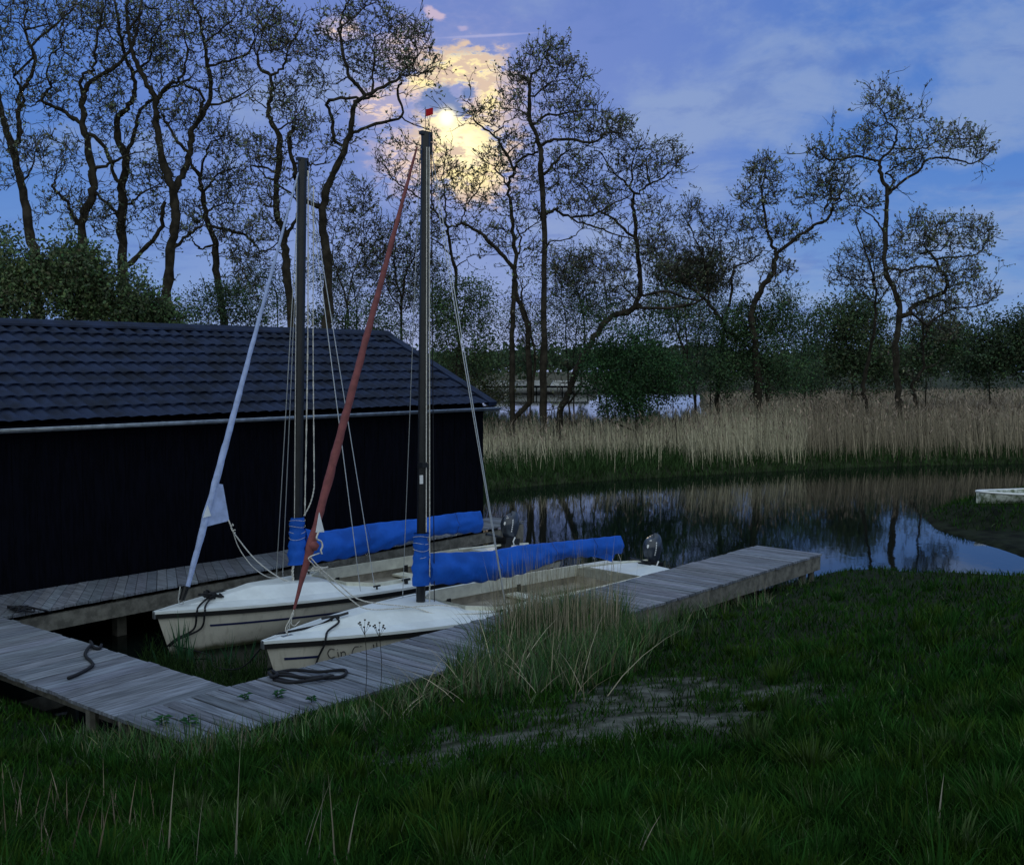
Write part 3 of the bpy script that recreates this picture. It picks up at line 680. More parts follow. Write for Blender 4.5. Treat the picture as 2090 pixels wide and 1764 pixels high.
def outboard(B, px, py, t, parent):
    c = B.pl(px, py); tt = (c[:2]-B.bow)@B.dir
    c = B.w(tt, 0, c[2]); ax = np.array([*B.dir, 0]); nn = np.array([*B.nrm, 0]); tl = np.array([*(B.dir*.18), 1.0]); tl /= np.linalg.norm(tl); fw = np.cross(nn, tl); fw = fw if fw@ax > 0 else -fw
    # cowl: tapered superellipsoid, taller at the back
    mb = MB(); nu, nv = 22, 28; V = np.zeros((nu, nv, 3))
    for i in range(nu):
        f = -1+2*i/(nu-1); ang = f*math.pi/2; zz_ = math.sin(ang); rr = max(1e-3, math.cos(ang))**.55
        for j in range(nv):
            a_ = 2*math.pi*j/nv; cx, sy = math.cos(a_), math.sin(a_)
            cx = np.sign(cx)*abs(cx)**.8; sy = np.sign(sy)*abs(sy)**.8
            tp = .80+.20*zz_ if zz_ < .2 else .84
            V[i, j] = c+fw*cx*.215*rr*tp+nn*sy*.150*rr*tp+tl*(zz_*.235+.045*cx*zz_)
    mb.grid(V, True); eng = mb.build('outboard_motor', 'cowl', parent, True)
    q = c-tl*.20
    mb = MB(); mb.box(q-tl*.03, (fw, nn, tl), (.17, .12, .055)); mb.tube([q-tl*.05, q-tl*.62], [.075, .05], 10); mb.box(q-tl*.62+fw*.03, (fw, nn, tl), (.12, .012, .07)); mb.build('leg_casing', 'engine_black', eng)
    mb = MB(); mb.box(q-tl*.18-fw*.12, (fw, nn, tl), (.05, .10, .13)); mb.tube([q-tl*.1-fw*.1, q-tl*.30-fw*.2, q-tl*.36-fw*.16], .018, 6); mb.build('clamp_bracket', 'engine_black', eng)
    mb = MB(); mb.tube([q-fw*.12+nn*.02, q-fw*.34+tl*.03, q-fw*.55+tl*.04], [.02, .018, .022], 8); mb.build('tiller_handle', 'engine_black', eng)
    mb = MB(); mb.tube([q+nn*.135+fw*.02+tl*.04, q+nn*.14-fw*.02-tl*.03, q+nn*.13+fw*.02-tl*.09], .012, 6); mb.build('carry_lever', 'paint_white', eng)
    # forward face badge and side lettering bars
    def onc(u_, z_):  # point on cowl surface facing viewer/bow side
        a_ = u_; rr = math.cos(math.asin(z_))**.55; cx = math.cos(a_); sy = math.sin(a_); cx = np.sign(cx)*abs(cx)**.8; sy = np.sign(sy)*abs(sy)**.8
        tp = .80+.20*z_ if z_ < .2 else .84; return c+(fw*cx*.215*rr*tp+nn*sy*.150*rr*tp)*1.012+tl*(z_*.235+.045*cx*z_)
    mb = MB()
    for (u0, u1, z0, z1) in ((2.78, 3.02, .20, .42), (2.84, 2.96, .12, .20)):
        mb.grid(np.array([[onc(u, z_) for u in np.linspace(u0, u1, 5)] for z_ in np.linspace(z0, z1, 4)]))
    mb.build('badge', 'decal_white', eng)
    mb = MB()
    for k in range(6):
        z0 = -.35+.17*k; mb.grid(np.array([[onc(u, z_) for u in (1.78, 1.90)] for z_ in (z0, z0+.06, z0+.11)]))
        mb.grid(np.array([[onc(u, z_) for u in (1.78, 1.81)] for z_ in (z0, z0+.14)]))
    mb.build('side_lettering', 'decal_white', eng)
    mb = MB(); p = onc(2.7, .78); mb.tube([onc(2.7+.16*math.cos(a), .78+.05*math.sin(a)) for a in np.linspace(0, 6.28, 9)], .004, 4); mb.build('top_emblem', 'decal_white', eng)
    return eng
def hull_line(B, name, t0, t1, drop, w_, m_, side=1, n=30, gaps=()):
    """thin band on the hull surface at a constant drop below the gunwale"""
    mb = MB(); 
    def kz(t, z): return ((z+.16)/(B.sheer(t)+.16))**(1/1.55)
    segs = []; cur = t0
    for a, b in gaps: segs.append((cur, a)); cur = b
    segs.append((cur, t1))
    for a, b in segs:
        V = []
        for t in np.linspace(a, b, n):
            row = []
            for z in (B.sheer(t)-drop, B.sheer(t)-drop-w_):
                p = B.hull(t, kz(t, z), side); row.append(p+np.array([*(B.nrm*side*.006-B.dir*.002), 0]))
            V.append(row)
        mb.grid(np.array(V))
    return mb.build(name, m_, B.h)
def chain(parent, a, b, name='shackle_chain'):
    mb = MB(); n = max(3, int(np.linalg.norm(b-a)/.035)); d = (b-a)/np.linalg.norm(b-a)
    s1 = np.cross(d, (0, 1, .1)); s1 /= np.linalg.norm(s1); s2 = np.cross(d, s1)
    for i in range(n):
        c = lerp(a, b, (i+.5)/n); s = s1 if i % 2 else s2
        mb.tube([c+d*.022*math.cos(t)+s*.011*math.sin(t) for t in np.linspace(0, 2*math.pi, 9)], .0035, 4, cap=False)
    return mb.build(name, 'steel_wire', parent)

dk1 = lambda B, t, v, h_=.015: B.w(t, v, B.dz(t, v)+h_)
# ---- nearer boat
bow1 = at(540, 1310, .57); ang1 = math.atan2(.708, .706)
r1 = thing('sailboat', 'nearer white open sailboat with dark red rolled jib and red flag on its black mast', 'sailboat', (*bow1[:2], 0), ang1, 'moored sailboats')
B1 = Boat(r1, bow1, ang1); B1.ct = (B1.pl(684, 1272)[:2]-B1.bow)@B1.dir; B1 = boat(B1)
mast1, mb1, mt1 = mast(B1, (858, 1250), (869, 272), .058)
bow2 = at(318, 1250, .57); ang2 = math.atan2(.73, .683)
r2 = thing('sailboat', 'farther white open sailboat with pale blue rolled jib beside the boathouse walkway', 'sailboat', (*bow2[:2], 0), ang2, 'moored sailboats')
B2 = Boat(r2, bow2, ang2); B2.ct = (B2.pl(431, 1221)[:2]-B2.bow)@B2.dir; B2 = boat(B2)
mast2, mb2, mt2 = mast(B2, (605, 1192), (617, 325), .062)
# boat 1 rig
cv = cover(B1, [(872, 1128), (905, 1127), (1000, 1124), (1060, 1112), (1150, 1104), (1266, 1092)], [(872, 1190), (905, 1192), (985, 1187), (1060, 1172), (1150, 1138), (1240, 1135), (1266, 1128)], .13, 3, r1)
co1 = collar(B1, mb1, mt1, B1.pl(862, 1192)[2], B1.pl(866, 1086)[2], .085, 5, cv)
bm = MB(); a, b = B1.pl(880, 1172), B1.pl(1262, 1112); bm.tube([a, b], .035, 10); boom1 = bm.build('boom', 'black_paint', r1, True)
mb = MB(); q = [B1.pl(1170, 1128, .05), B1.pl(1258, 1120, .05), B1.pl(1250, 1146, .05), B1.pl(1225, 1138, .05)]; q2 = [p-np.array([*(B1.nrm*.03), 0]) for p in q]
mb.add(q+q2, [(0, 1, 2, 3), (7, 6, 5, 4), (0, 4, 5, 1), (1, 5, 6, 2), (2, 6, 7, 3), (3, 7, 4, 0)]); mb.build('end_flap', 'tarp_blue', cv)
rope(cv, [B1.pl(1250, 1140, .05), B1.pl(1253, 1165, .05), B1.pl(1245, 1172, .05), B1.pl(1238, 1166, .05)], .006, name='hanging_cord')
rope(cv, [B1.pl(1262, 1130, .05), B1.pl(1266, 1140, .05), B1.pl(1268, 1152, .05)], .004, name='hanging_cord')
jb, ja, jt = furled(B1, (600, 1243), (851, 300), [(0, .014), (.06, .030), (.13, .056), (.18, .042), (.25, .052), (.5, .044), (.8, .030), (.97, .016), (1, .012)], 'sail_red', r1, 1)
off1 = .058
q = [B1.pl(652, 1045, off1), B1.pl(662, 1085, off1), B1.pl(645, 1086, off1)]; MB().add(q+[p-np.array([*(B1.nrm*.01), 0]) for p in q], [(0, 1, 2), (5, 4, 3), (0, 3, 4, 1), (1, 4, 5, 2), (2, 5, 3, 0)]).build('white_patch', 'sail_white', jb)
rope(jb, [B1.pl(651, 1083, .1), B1.pl(646, 1098, .12), B1.pl(655, 1104, .11), B1.pl(658, 1114, .11), B1.pl(655, 1122, .11), B1.pl(657, 1130, .11)], .011, name='clew_knot')
mb = MB(); c = B1.pl(640, 1112, .03); mb.tube([c+np.array([0, 0, .05]), c, c-np.array([0, 0, .06])], [.03, .07, .04], 10); mb.build('sail_bunch', 'sail_red', jb, True)
rope(jb, [B1.pl(652, 1128, .1), B1.pl(630, 1138, .12), B1.pl(640, 1152, .12), B1.pl(672, 1185, .10), B1.pl(715, 1222, .12), B1.pl(760, 1243, .16), dk1(B1, 2.2, .35, .12), dk1(B1, 2.5, .55, .10)], .0075, name='jib_sheet')
rope(jb, [B1.pl(633, 1136, .1), B1.pl(655, 1160, .12), B1.pl(692, 1192, .14), B1.pl(740, 1225, .18), dk1(B1, 1.9, .30, .13), dk1(B1, 2.2, .45, .03), dk1(B1, 2.6, .62), dk1(B1, 3.1, .80)], .0075, name='jib_sheet')
chain(r1, ja, B1.pl(586, 1290)); rope(r1, [ja, B1.pl(592, 1262), B1.pl(583, 1282), B1.pl(588, 1296)], .006, name='forestay_lashing')
rope(r1, [B1.pl(598, 1250), B1.pl(594, 1270), B1.pl(601, 1276), B1.pl(612, 1266)], .005, name='forestay_lashing')
MB().box(B1.pl(586, 1296)-up*.01, ((*B1.dir, 0), (*B1.nrm, 0), up), (.07, .025, .012)).build('stay_plate', 'zinc', B1.dk)
def stay(root, p0, p1, r=.0045, m_='steel_wire', name='shroud'): return MB().tube([p0, p1], r, 5).build(name, m_, root)
def side_pt(B, px, py, v):
    return B.pl(px, py, v)
top1 = B1.pl(873, 300); 
for (px, py, v, t_px) in ((822, 1212, -.80, (858, 300)), (1036, 1260, .85, (880, 302)), (1029, 1225, .78, (880, 340))):
    e_ = B1.pl(px, py, v); stay(r1, B1.pl(*t_px), e_, .006 if px > 900 else .005)
    chain(r1, e_, e_-(B1.pl(*t_px)-e_)*.0+np.array([0, 0, -.09]), 'chainplate')
for p0, p1, rr, m_, nm in (((876, 300), (877, 1288), .008, 'rope_white', 'halyard'), ((871, 300), (870, 1085), .007, 'rope_white', 'halyard'), ((880, 310), (887, 1290), .006, 'rope_black', 'halyard')):
    MB().tube([B1.pl(*p0, .07), B1.pl(*p1, .07)], rr, 6).build(nm, m_, mast1)
mb = MB()
for k in range(7): mb.tube(catmull([B1.pl(877, 1284, .07)+rng.normal(0, .018, 3) for _ in range(5)], 4), .011, 5)
mb.build('halyard_knot', 'rope_white', mast1, True)
for px, py, v in ((832, 1255, -.25), (891, 1270, .12)):
    p = B1.pl(px, py, v); mb = MB(); mb.tube([p-up*.09, p-up*.03, p+up*.0, p+up*.06], [.05, .045, .055, .05], 12); mb.tube([p+up*.05+np.array([*B1.dir*-.05, 0]), p+up*.07+np.array([*B1.dir*.12, 0])], .012, 6); mb.build('winch', 'engine_black', B1.dk)
mb = MB(); p = B1.pl(935, 1262, .30)
for k in range(8): mb.tube(catmull([p+rng.normal(0, 1, 3)*(.06, .04, .02) for _ in range(4)], 3), .014, 5)
mb.build('rope_heap', 'rope_black', B1.dk)
MB().box(B1.pl(860, 978, .065), ((*B1.dir, 0), (*B1.nrm, 0), up), (.022, .008, .055)).build('mast_sticker', 'decal_white', mast1)
MB().box(B1.pl(863, 948, .04), ((*B1.dir, 0), (*B1.nrm, 0), up), (.05, .05, .03)).build('gooseneck', 'engine_black', mast1)
# flag on its wire
fp = B1.pl(868, 218); mb = MB(); mb.tube([mt1+up*.0, fp], .004, 5); mb.tube([fp-up*.02, B1.pl(856, 230), fp-up*.08], .0025, 4); fw_ = mb.build('flag_wire', 'engine_black', mast1)
q = [B1.pl(869, 222.5), B1.pl(884, 219.5), B1.pl(884, 234), B1.pl(869, 237.5)]
V = np.array([[lerp(lerp(q[0], q[1], u), lerp(q[3], q[2], u), w_)+np.array([0, .012*math.sin(u*6), 0]) for w_ in np.linspace(0, 1, 5)] for u in np.linspace(0, 1, 8)])
MB().grid(V).build('flag', 'flag_red', mast1, True)
outboard(B1, 1331, 1122, 0, r1)
hull_line(B1, 'hull_stripe', .14, .50, .20, .028, 'stripe_blue')
hull_line(B1, 'hull_stripe', 2.3, 6.8, .20, .028, 'stripe_blue')
# handwritten name on the hull
def hw(B, t0, drop, s, strokes):
    mb = MB()
    def kz(t, z): return ((z+.16)/(B.sheer(t)+.16))**(1/1.55)
    for st in strokes:
        P = catmull([(x, y, 0) for x, y in st], 5) if len(st) > 2 else np.array([(x, y, 0) for x, y in st])
        Q = []
        for x, y, _ in P:
            t = t0+x*s; z = B.sheer(t)-drop+y*s; Q.append(B.hull(t, kz(t, z), 1)+np.array([*(B.nrm*.008), 0]))
        mb.tube(Q, .0045, 4)
    return mb.build('handwritten_name', 'lettering', B.h)
hw(B1, .60, .245, .115, [[(.75, .9), (.35, 1.0), (.05, .55), (.2, .05), (.7, .12)], [(1.0, .6), (1.0, .05)], [(1.0, .85), (1.02, .9)], [(1.3, .6), (1.3, .05)], [(1.3, .4), (1.5, .6), (1.7, .5), (1.7, .05)], [(1.95, .05), (1.98, .1)],
     [(3.1, 1.0), (2.75, 1.0), (2.45, .6), (2.3, .1)], [(3.3, .95), (3.35, 1.05)], [(4.6, .6), (4.6, 1.1)], [(4.9, .5), (4.95, 1.3)]])
# boat 2 rig
cv2 = cover(B2, [(622, 1078), (650, 1084), (700, 1078), (760, 1067), (850, 1058), (930, 1046), (980, 1042)], [(600, 1148), (640, 1147), (700, 1140), (780, 1122), (850, 1100), (900, 1090), (980, 1086)], .14, 11, r2)
collar(B2, mb2, mt2, B2.pl(604, 1150)[2], B2.pl(606, 1055)[2], .092, 8, cv2)
MB().tube([B2.pl(625, 1130), B2.pl(976, 1062)], .035, 10).build('boom', 'black_paint', r2, True)
jb2, ja2, jt2 = furled(B2, (383, 1196), (609, 352), [(0, .030), (.05, .036), (.13, .045), (.2, .040), (.25, .048), (.3, .044), (.5, .033), (.7, .024), (.95, .014), (1, .010)], 'sail_pale_blue', r2, 2)
v_ = .03; q = [B2.pl(440, 985, v_), B2.pl(455, 988, v_), B2.pl(468, 1062, v_), B2.pl(413, 1076, v_), B2.pl(418, 1050, v_)]
q2 = [p-np.array([*(B2.nrm*.06), 0]) for p in q]
MB().add(q+q2, [(0, 1, 2, 3, 4), (9, 8, 7, 6, 5)]+[(i, i+5, (i+1) % 5+5, (i+1) % 5) for i in range(5)]).build('clew_flap', 'sail_pale_blue', jb2)
for tri in ([(424, 1030), (431, 1052), (415, 1056)],):
    q = [B2.pl(*p, .055) for p in tri]; MB().add(q+[p-np.array([*(B2.nrm*.01), 0]) for p in q], [(0, 1, 2), (5, 4, 3), (0, 3, 4, 1), (1, 4, 5, 2), (2, 5, 3, 0)]).build('white_patch', 'sail_white', jb2)
rope(jb2, [B2.pl(466, 1060, .05), B2.pl(471, 1072, .06), B2.pl(478, 1088, .06), B2.pl(520, 1140, .05), B2.pl(565, 1175, .02), B2.pl(596, 1188, .06), B2.pl(622, 1196, .2)], .009, name='jib_sheet')
rope(jb2, [B2.pl(474, 1080, .05), B2.pl(488, 1118, .0), B2.pl(515, 1155, -.05), B2.pl(545, 1176, -.15), B2.pl(570, 1178, -.3)], .007, name='jib_sheet')
mb = MB()
for k in range(4): mb.tube(catmull([B2.pl(472+k*2.5, 1070+k*6, .06)+rng.normal(0, .012, 3) for _ in range(4)], 3), .008, 5)
mb.build('clew_knot', 'rope_white', jb2, True)
MB().tube([B2.pl(380, 1196), B2.pl(371, 1224)], [.045, .035], 10).build('furling_drum', 'engine_black', r2)
mb = MB(); mb.tube([B2.pl(368, 1196), B2.pl(364, 1222), B2.pl(366, 1232), B2.pl(374, 1232), B2.pl(374, 1222)], .009, 6); mb.build('stay_fork', 'steel_wire', r2)
for p0, p1, v, m_, rr in (((627, 350), (736, 1208), .76, 'steel_wire', .006), ((630, 360), (765, 1200), .72, 'steel_wire', .006), ((612, 350), (564, 1175), -.72, 'steel_wire', .006), ((613, 352), (577, 1168), -.68, 'steel_wire', .006)):
    e_ = B2.pl(*p1, v); stay(r2, B2.pl(*p0), e_, rr); chain(r2, e_, e_-up*.09, 'chainplate')
twist_rope(mast2, [B2.pl(629, 348, .07), B2.pl(628, 700, .07), B2.pl(622, 1052, .07)], .007, 'halyard')
twist_rope(mast2, [B2.pl(640, 380, .09), B2.pl(639, 700, .09), B2.pl(641, 960, .09), B2.pl(640, 1000, .09), B2.pl(632, 1030, .08), B2.pl(620, 1052, .07)], .006, 'halyard')
MB().tube([B2.pl(606, 360, .02), B2.pl(601, 1060, .02)], .005, 5).build('halyard', 'rope_white', mast2)
twist_rope(mast2, [B2.pl(600, 1150, .05), B2.pl(597, 1165, .05), B2.pl(599, 1188, .05)], .01, 'halyard_tail')
outboard(B2, 1040, 1075, 0, r2)
hull_line(B2, 'hull_stripe', .55, 6.8, .20, .028, 'stripe_blue', gaps=((2.75, 2.83),))
mb = MB(); p = B2.w(3.5, .80, B2.dz(3.5, .80)+.04); mb.tube([p-up*.04, p+up*.02], .03, 8); mb.box(p+up*.02, ((*B2.dir, 0), (*B2.nrm, 0), up), (.07, .02, .014)); mb.build('cleat', 'engine_black', B2.dk)
mb = MB(); p = B2.w(3.1, -.78, B2.dz(2.6, .62)+.05)
for k in range(5): mb.tube(catmull([p+rng.normal(0, 1, 3)*(.1, .04, .02) for _ in range(4)], 3), .012, 5)
mb.build('rope_heap', 'rope_white', B2.dk)
for B in (B1, B2):
    for t in (2.95, 5.6):
        for s_ in (1, -1):
            p = B.w(t, s_*(B.half(t)-.12), B.dz(t, B.half(t)-.12)+.02); mb = MB(); mb.tube([p-up*.02, p+up*.02], .014, 6); mb.box(p+up*.025, ((*B.dir, 0), (*B.nrm, 0), up), (.06, .012, .010)); mb.build('fairlead', 'engine_black', B.dk)
for B in (B1, B2):   # tiller and rudder
    mb = MB(); mb.tube([B.w(5.3, .03, .72), B.w(6.3, 0, .66), B.w(7.02, -.0, .60)], .018, 8); ru = mb.build('tiller', 'cream_trim', B.root)
    MB().box(B.w(7.06, .0, .22), ((*B.dir, 0), (*B.nrm, 0), up), (.05, .015, .36)).build('rudder', 'gelcoat_hull', B.root)
# ---- mooring lines (tied between boat and deck: things of their own)
def line(name, label, pts, r=.014, m_='rope_black', cat='rope', extra=None, group=None):
    mb = MB(); mb.tube(catmull(pts, 8), r, 6)
    for e_ in (extra or []): mb.tube(catmull(e_, 8), r, 6)
    o = mb.build(name, m_, None, True); return tag(o, label, cat, group)
cz = lambda B: B.w(.74, .04, B.dz(.78, 0)+.10)
T1, T2 = B1.ct, B2.ct
dk1 = lambda B, t, v, h_=.015: B.w(t, v, B.dz(t, v)+h_)
line('mooring_rope', 'black rope from the nearer boat\'s bow cleat down over its hull to the jetty', [dk1(B1, T1, 0, .10), dk1(B1, T1-.02, .10, .05), dk1(B1, T1-.25, B1.half(T1-.25)*.6, .02), B1.w(.60, B1.half(.60)+.045, B1.sheer(.6)+.02), B1.w(.585, B1.half(.585)+.05, B1.sheer(.6)-.05), B1.w(.54, B1.half(.54)+.012, B1.sheer(.6)-.20), B1.w(.50, B1.half(.50)-.0, B1.sheer(.6)-.34)], .013)
line('mooring_rope', 'black rope lying across the nearer boat\'s foredeck from cleat to far gunwale', [dk1(B1, T1, 0, .09), dk1(B1, T1-.2, -.03, .03), dk1(B1, T1-.42, -.08), dk1(B1, T1-.65, -.13), dk1(B1, T1-.8, -.17, .01)], .013)
ex = [[dk1(B2, T2, .0, .09), dk1(B2, T2+.20, -.10, .07), dk1(B2, T2+.34, -.04, .05), dk1(B2, T2+.36, .06, .03), dk1(B2, T2+.2, .12, .02)]]
for k in range(8): ex.append([dk1(B2, T2, .0, .07)+rng.normal(0, 1, 3)*(.07, .07, .03) for _ in range(5)])
ex.append([dk1(B2, T2+.04, 0, .07), dk1(B2, T2-.2, B2.half(T2-.2)*.7, .02), B2.w(T2-.28, B2.half(T2-.28)+.05, B2.sheer(.5)-.02), B2.w(.5, B2.half(.5)*.92, .32), B2.w(.22, .16, .22), B2.w(.15, .05, .12)])
line('mooring_rope', 'doubled black rope wound on the farther boat\'s bow cleat, hanging to its stem', [dk1(B2, T2, 0, .07), dk1(B2, T2-.28, B2.half(T2-.28)*.7, .02), B2.w(T2-.37, B2.half(T2-.37)+.05, B2.sheer(.5)-.02), B2.w(.42, B2.half(.42)*.9, .32), B2.w(.2, .13, .22), B2.w(.13, .03, .12)], .013, extra=ex)
line('mooring_rope', 'thin dark rope sagging between the two bows just above the water', [B2.w(.2, .0, .12), B2.w(.45, .45, .02)-up*.0+np.array([0, 0, .01]), np.array([*lerp(B2.w(.3, 0, 0)[:2], bow1[:2], .45), .03]), np.array([*lerp(B2.w(.3, 0, 0)[:2], bow1[:2], .75), .16]), B1.w(.0, 0, .55)], .009)
def P4(px, py, dz_=.015): return at(px, py, DZ+dz_)
ex = [[P4(560, 1372), P4(600, 1366), P4(650, 1370, .03), P4(700, 1366), P4(706, 1374), P4(690, 1381), P4(640, 1383, .03), P4(590, 1378), P4(550, 1376)],
      [P4(552, 1380), P4(600, 1390), P4(640, 1386, .04), P4(680, 1378, .03)], [P4(548, 1372, .04), P4(556, 1380, .05), P4(566, 1375, .05), P4(556, 1368, .04)], [P4(558, 1386), P4(590, 1392), P4(620, 1388)]]
line('mooring_rope', 'black rope coiled in a flat loop on the jetty beside the nearer bow', [P4(556, 1372), P4(585, 1373), P4(620, 1382), P4(660, 1380)], .016, extra=ex)
line('mooring_rope', 'dark blue rope in an S curve on the left boardwalk', [P4(184, 1308, -.1), P4(187, 1314, .02), P4(176, 1327), P4(175, 1338), P4(187, 1350), P4(188, 1358), P4(165, 1372), P4(139, 1383)], .017, extra=[[P4(187, 1314, .02), P4(193, 1321), P4(203, 1322), P4(207, 1315)]])
ex = [[P4(12+rng.uniform(0, 60), 1240+rng.normal(0, 4), rng.uniform(.01, .07)) for _ in range(4)] for _ in range(9)]
line('mooring_rope', 'heap of black rope and chain at the far left walkway corner, trailing into the water', [P4(60, 1238, .06), P4(95, 1246, .0), at(125, 1256, .2), at(160, 1262, .05)], .012, extra=ex)
# chain lock at deck edge
# ---------------------------------------------------------------- trees
def z1(x, y): return (x*.3919, y*.3919)
def z2(x, y): return (691.1+x*.3919, y*.3919)
def z3(x, y): return (1347.7+x*.4310, 138.2+y*.4310)
def z6(x, y): return (967.6+x*.3134, 622+y*.3134)
def zd(x, y): return (x, y)
class Tree:
    def __init__(s, D, seed, bend=.35):
        s.D = D = (42+(D-31)*.75 if 30.5 < D < 60 else D*(1.09 if D < 60 else 1.0)); s.r = np.random.default_rng(seed); s.P = []; s.Rr = []; s.lines = []; s.tw = []; s.leaf = []; s.bend = bend; s.tips = []
    def px(s, n): return n*s.D/FPX
    def limb(s, view, pts, w0, w1, y0=None, drift=None, jit=1.0):
        """pts in a view's pixels, widths in photo pixels"""
        q = np.array([view(*p) for p in pts], float); n = len(q)
        if y0 is None: y0 = 0.0
        ln = np.linalg.norm(np.diff(q, axis=0), axis=1).sum()*s.D/FPX
        if drift is None: drift = s.r.uniform(-.5, .5)*ln
        ys = s.D+y0+drift*np.linspace(0, 1, n)
        W3 = np.array([atY(a, b, y) for (a, b), y in zip(q, ys)])
        free = not len(s.P) or np.linalg.norm(np.vstack(s.P)-W3[0], axis=1).min() > 1.6
        if free and W3[0, 2] < 6: W3 = np.vstack([[W3[0, 0], W3[0, 1], .1], W3]); n += 1; ys = W3[:, 1]
        C_ = catmull(W3, 5); m = len(C_)
        C_[1:-1] += s.r.normal(0, .035*jit, (m-2, 3))*np.array([1, 1, .6])
        r = np.linspace(w0, w1, m)/2*s.D/FPX*.88
        r *= 1+.10*s.r.normal(0, 1, m).clip(-1.5, 1.5)
        if len(s.P):   # start in the nearest existing wood
            A = np.vstack(s.P); d = np.linalg.norm((A-C_[0])*np.array([1, .5, 1]), axis=1); k = d.argmin()
            if d[k] < 1.2: C_[:, 1] += (A[k]-C_[0])[1]; C_[0] = A[k]
        s.P.append(C_); s.Rr.append(r); s.lines.append((C_, r)); s.tips.append((C_[-1], C_[-1]-C_[-3])); return s
    def grow(s, att, r0=.035, maxlen=3.2):
        """join attractor points to the nearest wood with crooked branches"""
        A = np.vstack(s.P); Rr = np.concatenate(s.Rr); att = list(att)
        d = [np.linalg.norm(A-a, axis=1).min() for a in att]; order = np.argsort(d)
        for k in order:
            a = att[k]; dd = np.linalg.norm(A-a, axis=1)+.25*np.maximum(0, A[:, 2]-a[2]); j = dd.argmin(); p = A[j]; L_ = np.linalg.norm(a-p)
            if L_ < .12 or L_ > maxlen: continue
            n = max(4, int(L_/.16)); t = np.linspace(0, 1, n)[:, None]
            perp = s.r.normal(0, 1, 3); C_ = p+(a-p)*t+np.sin(t*math.pi)*perp*L_*.09+np.sin(t*2*math.pi)*s.r.normal(0, 1, 3)*L_*.055
            C_[1:-1] += s.r.normal(0, .022, (n-2, 3))
            C_ += np.array([0, 0, .12])*L_*(t**2-t)
            re = .010; rs = min(Rr[j]*.75, r0*(.35+.45*L_)); rs = max(rs, .012); r = np.linspace(rs, re, n)
            s.lines.append((C_, r)); A = np.vstack([A, C_[1:]]); Rr = np.concatenate([Rr, r[1:]]); s.tw.append(C_)
        return s
    def twigs(s, per=3, ln=(.25, .7), leaves=4, size=.075, upb=.35, skip=0.0):
        P = [];
        for C_ in s.tw:
            n = len(C_); m = max(1, int(per*(n/6)))
            for _ in range(m):
                j = s.r.integers(n//3, n); P.append((C_[j], C_[min(j+1, n-1)]-C_[max(j-1, 0)]))
            P.append((C_[-1], C_[-1]-C_[-2]))
        for p_, d_ in s.tips:
            for _ in range(4): P.append((p_, d_))
        n = len(P); p0 = np.array([a for a, _ in P]); d0 = np.array([b for _, b in P]); d0 /= np.linalg.norm(d0, axis=1, keepdims=True)+1e-9
        d = d0*.9+s.r.normal(0, .5, (n, 3))+np.array([0, 0, upb]); d /= np.linalg.norm(d, axis=1, keepdims=True)
        L_ = s.r.uniform(*ln, n)[:, None]; p1 = p0+d*L_*.5; d2 = d+s.r.normal(0, .4, (n, 3))+np.array([0, 0, upb*.8]); d2 /= np.linalg.norm(d2, axis=1, keepdims=True); p2 = p1+d2*L_*.5
        s.tP = np.stack([p0, p1, p2], 1)
        if leaves:
            k = int(n*leaves); i = s.r.integers(0, n, k); u = s.r.uniform(.0, 1, k)[:, None]**.45*1.08
            c = np.where(u < .5, p0[i]+(p1[i]-p0[i])*u*2, p1[i]+(p2[i]-p1[i])*(u*2-1))+s.r.normal(0, .04, (k, 3)); s.leaf.append((c, s.r.uniform(.6, 1.35, k)*size))
        return s
    def foliage(s, blobs, n, size, spread=.6, clump=9, cr=.16):
        """clumped leaves through ellipsoidal volumes; blobs = photo px centre/radii"""
        tot = sum(b[2]*b[3] for b in blobs)
        for (cx, cy, rx, ry, *q) in blobs:
            yo = q[0] if q else 0; k = max(4, int(n*rx*ry/tot/clump)); u = s.r.normal(0, 1, (k, 3)); u /= np.linalg.norm(u, axis=1, keepdims=True)
            u *= (s.r.uniform(0, 1, k)**.42)[:, None]; f = s.D/FPX; c0 = atY(cx, cy, s.D+yo)
            u *= (1+.22*np.sin(u[:, 0:1]*7+cx)+.15*np.sin(u[:, 2:3]*9+cy))
            c = c0+u*np.array([rx*f, min(rx, ry*1.5)*f*spread, ry*f])
            cc = np.repeat(c, clump, 0)+s.r.normal(0, cr, (k*clump, 3)); s.leaf.append((cc, s.r.uniform(.6, 1.35, len(cc))*size))
            s.tw_att = c
        return s
    def build(s, label, group=None, leafm='leaf_alder', tint=(1, 1, 1), tv=.35, name='tree', cat='tree', thr=.045):
        base = s.lines[0][0][0]; root = thing(name, label, cat, (base[0], base[1], 0), 0, group)
        Vs, Fs, n = [], [], 0; lines = s.lines
        for C_, r in lines:
            sides = 8 if r[0] > .09 else (5 if r[0] > .03 else 3)
            V, F = tubes_batch(C_[None], r[None], sides); Vs.append(V); Fs.append(F+n); n += len(V)
        mesh_np('trunk', np.concatenate(Vs), [np.concatenate(Fs)], 'bark', root, None, True)
        Vs, Fs, n, Ts = [], [], 0, []; Fq = []
        if hasattr(s, 'tP') and len(s.tP):
            V, F = tubes_batch(s.tP, np.tile([.014, .011, .006], (len(s.tP), 1)), 3); Vs.append(V); Fq.append(F); n += len(V); Ts.append(np.tile([.42, .33, .38], (len(V), 1)))
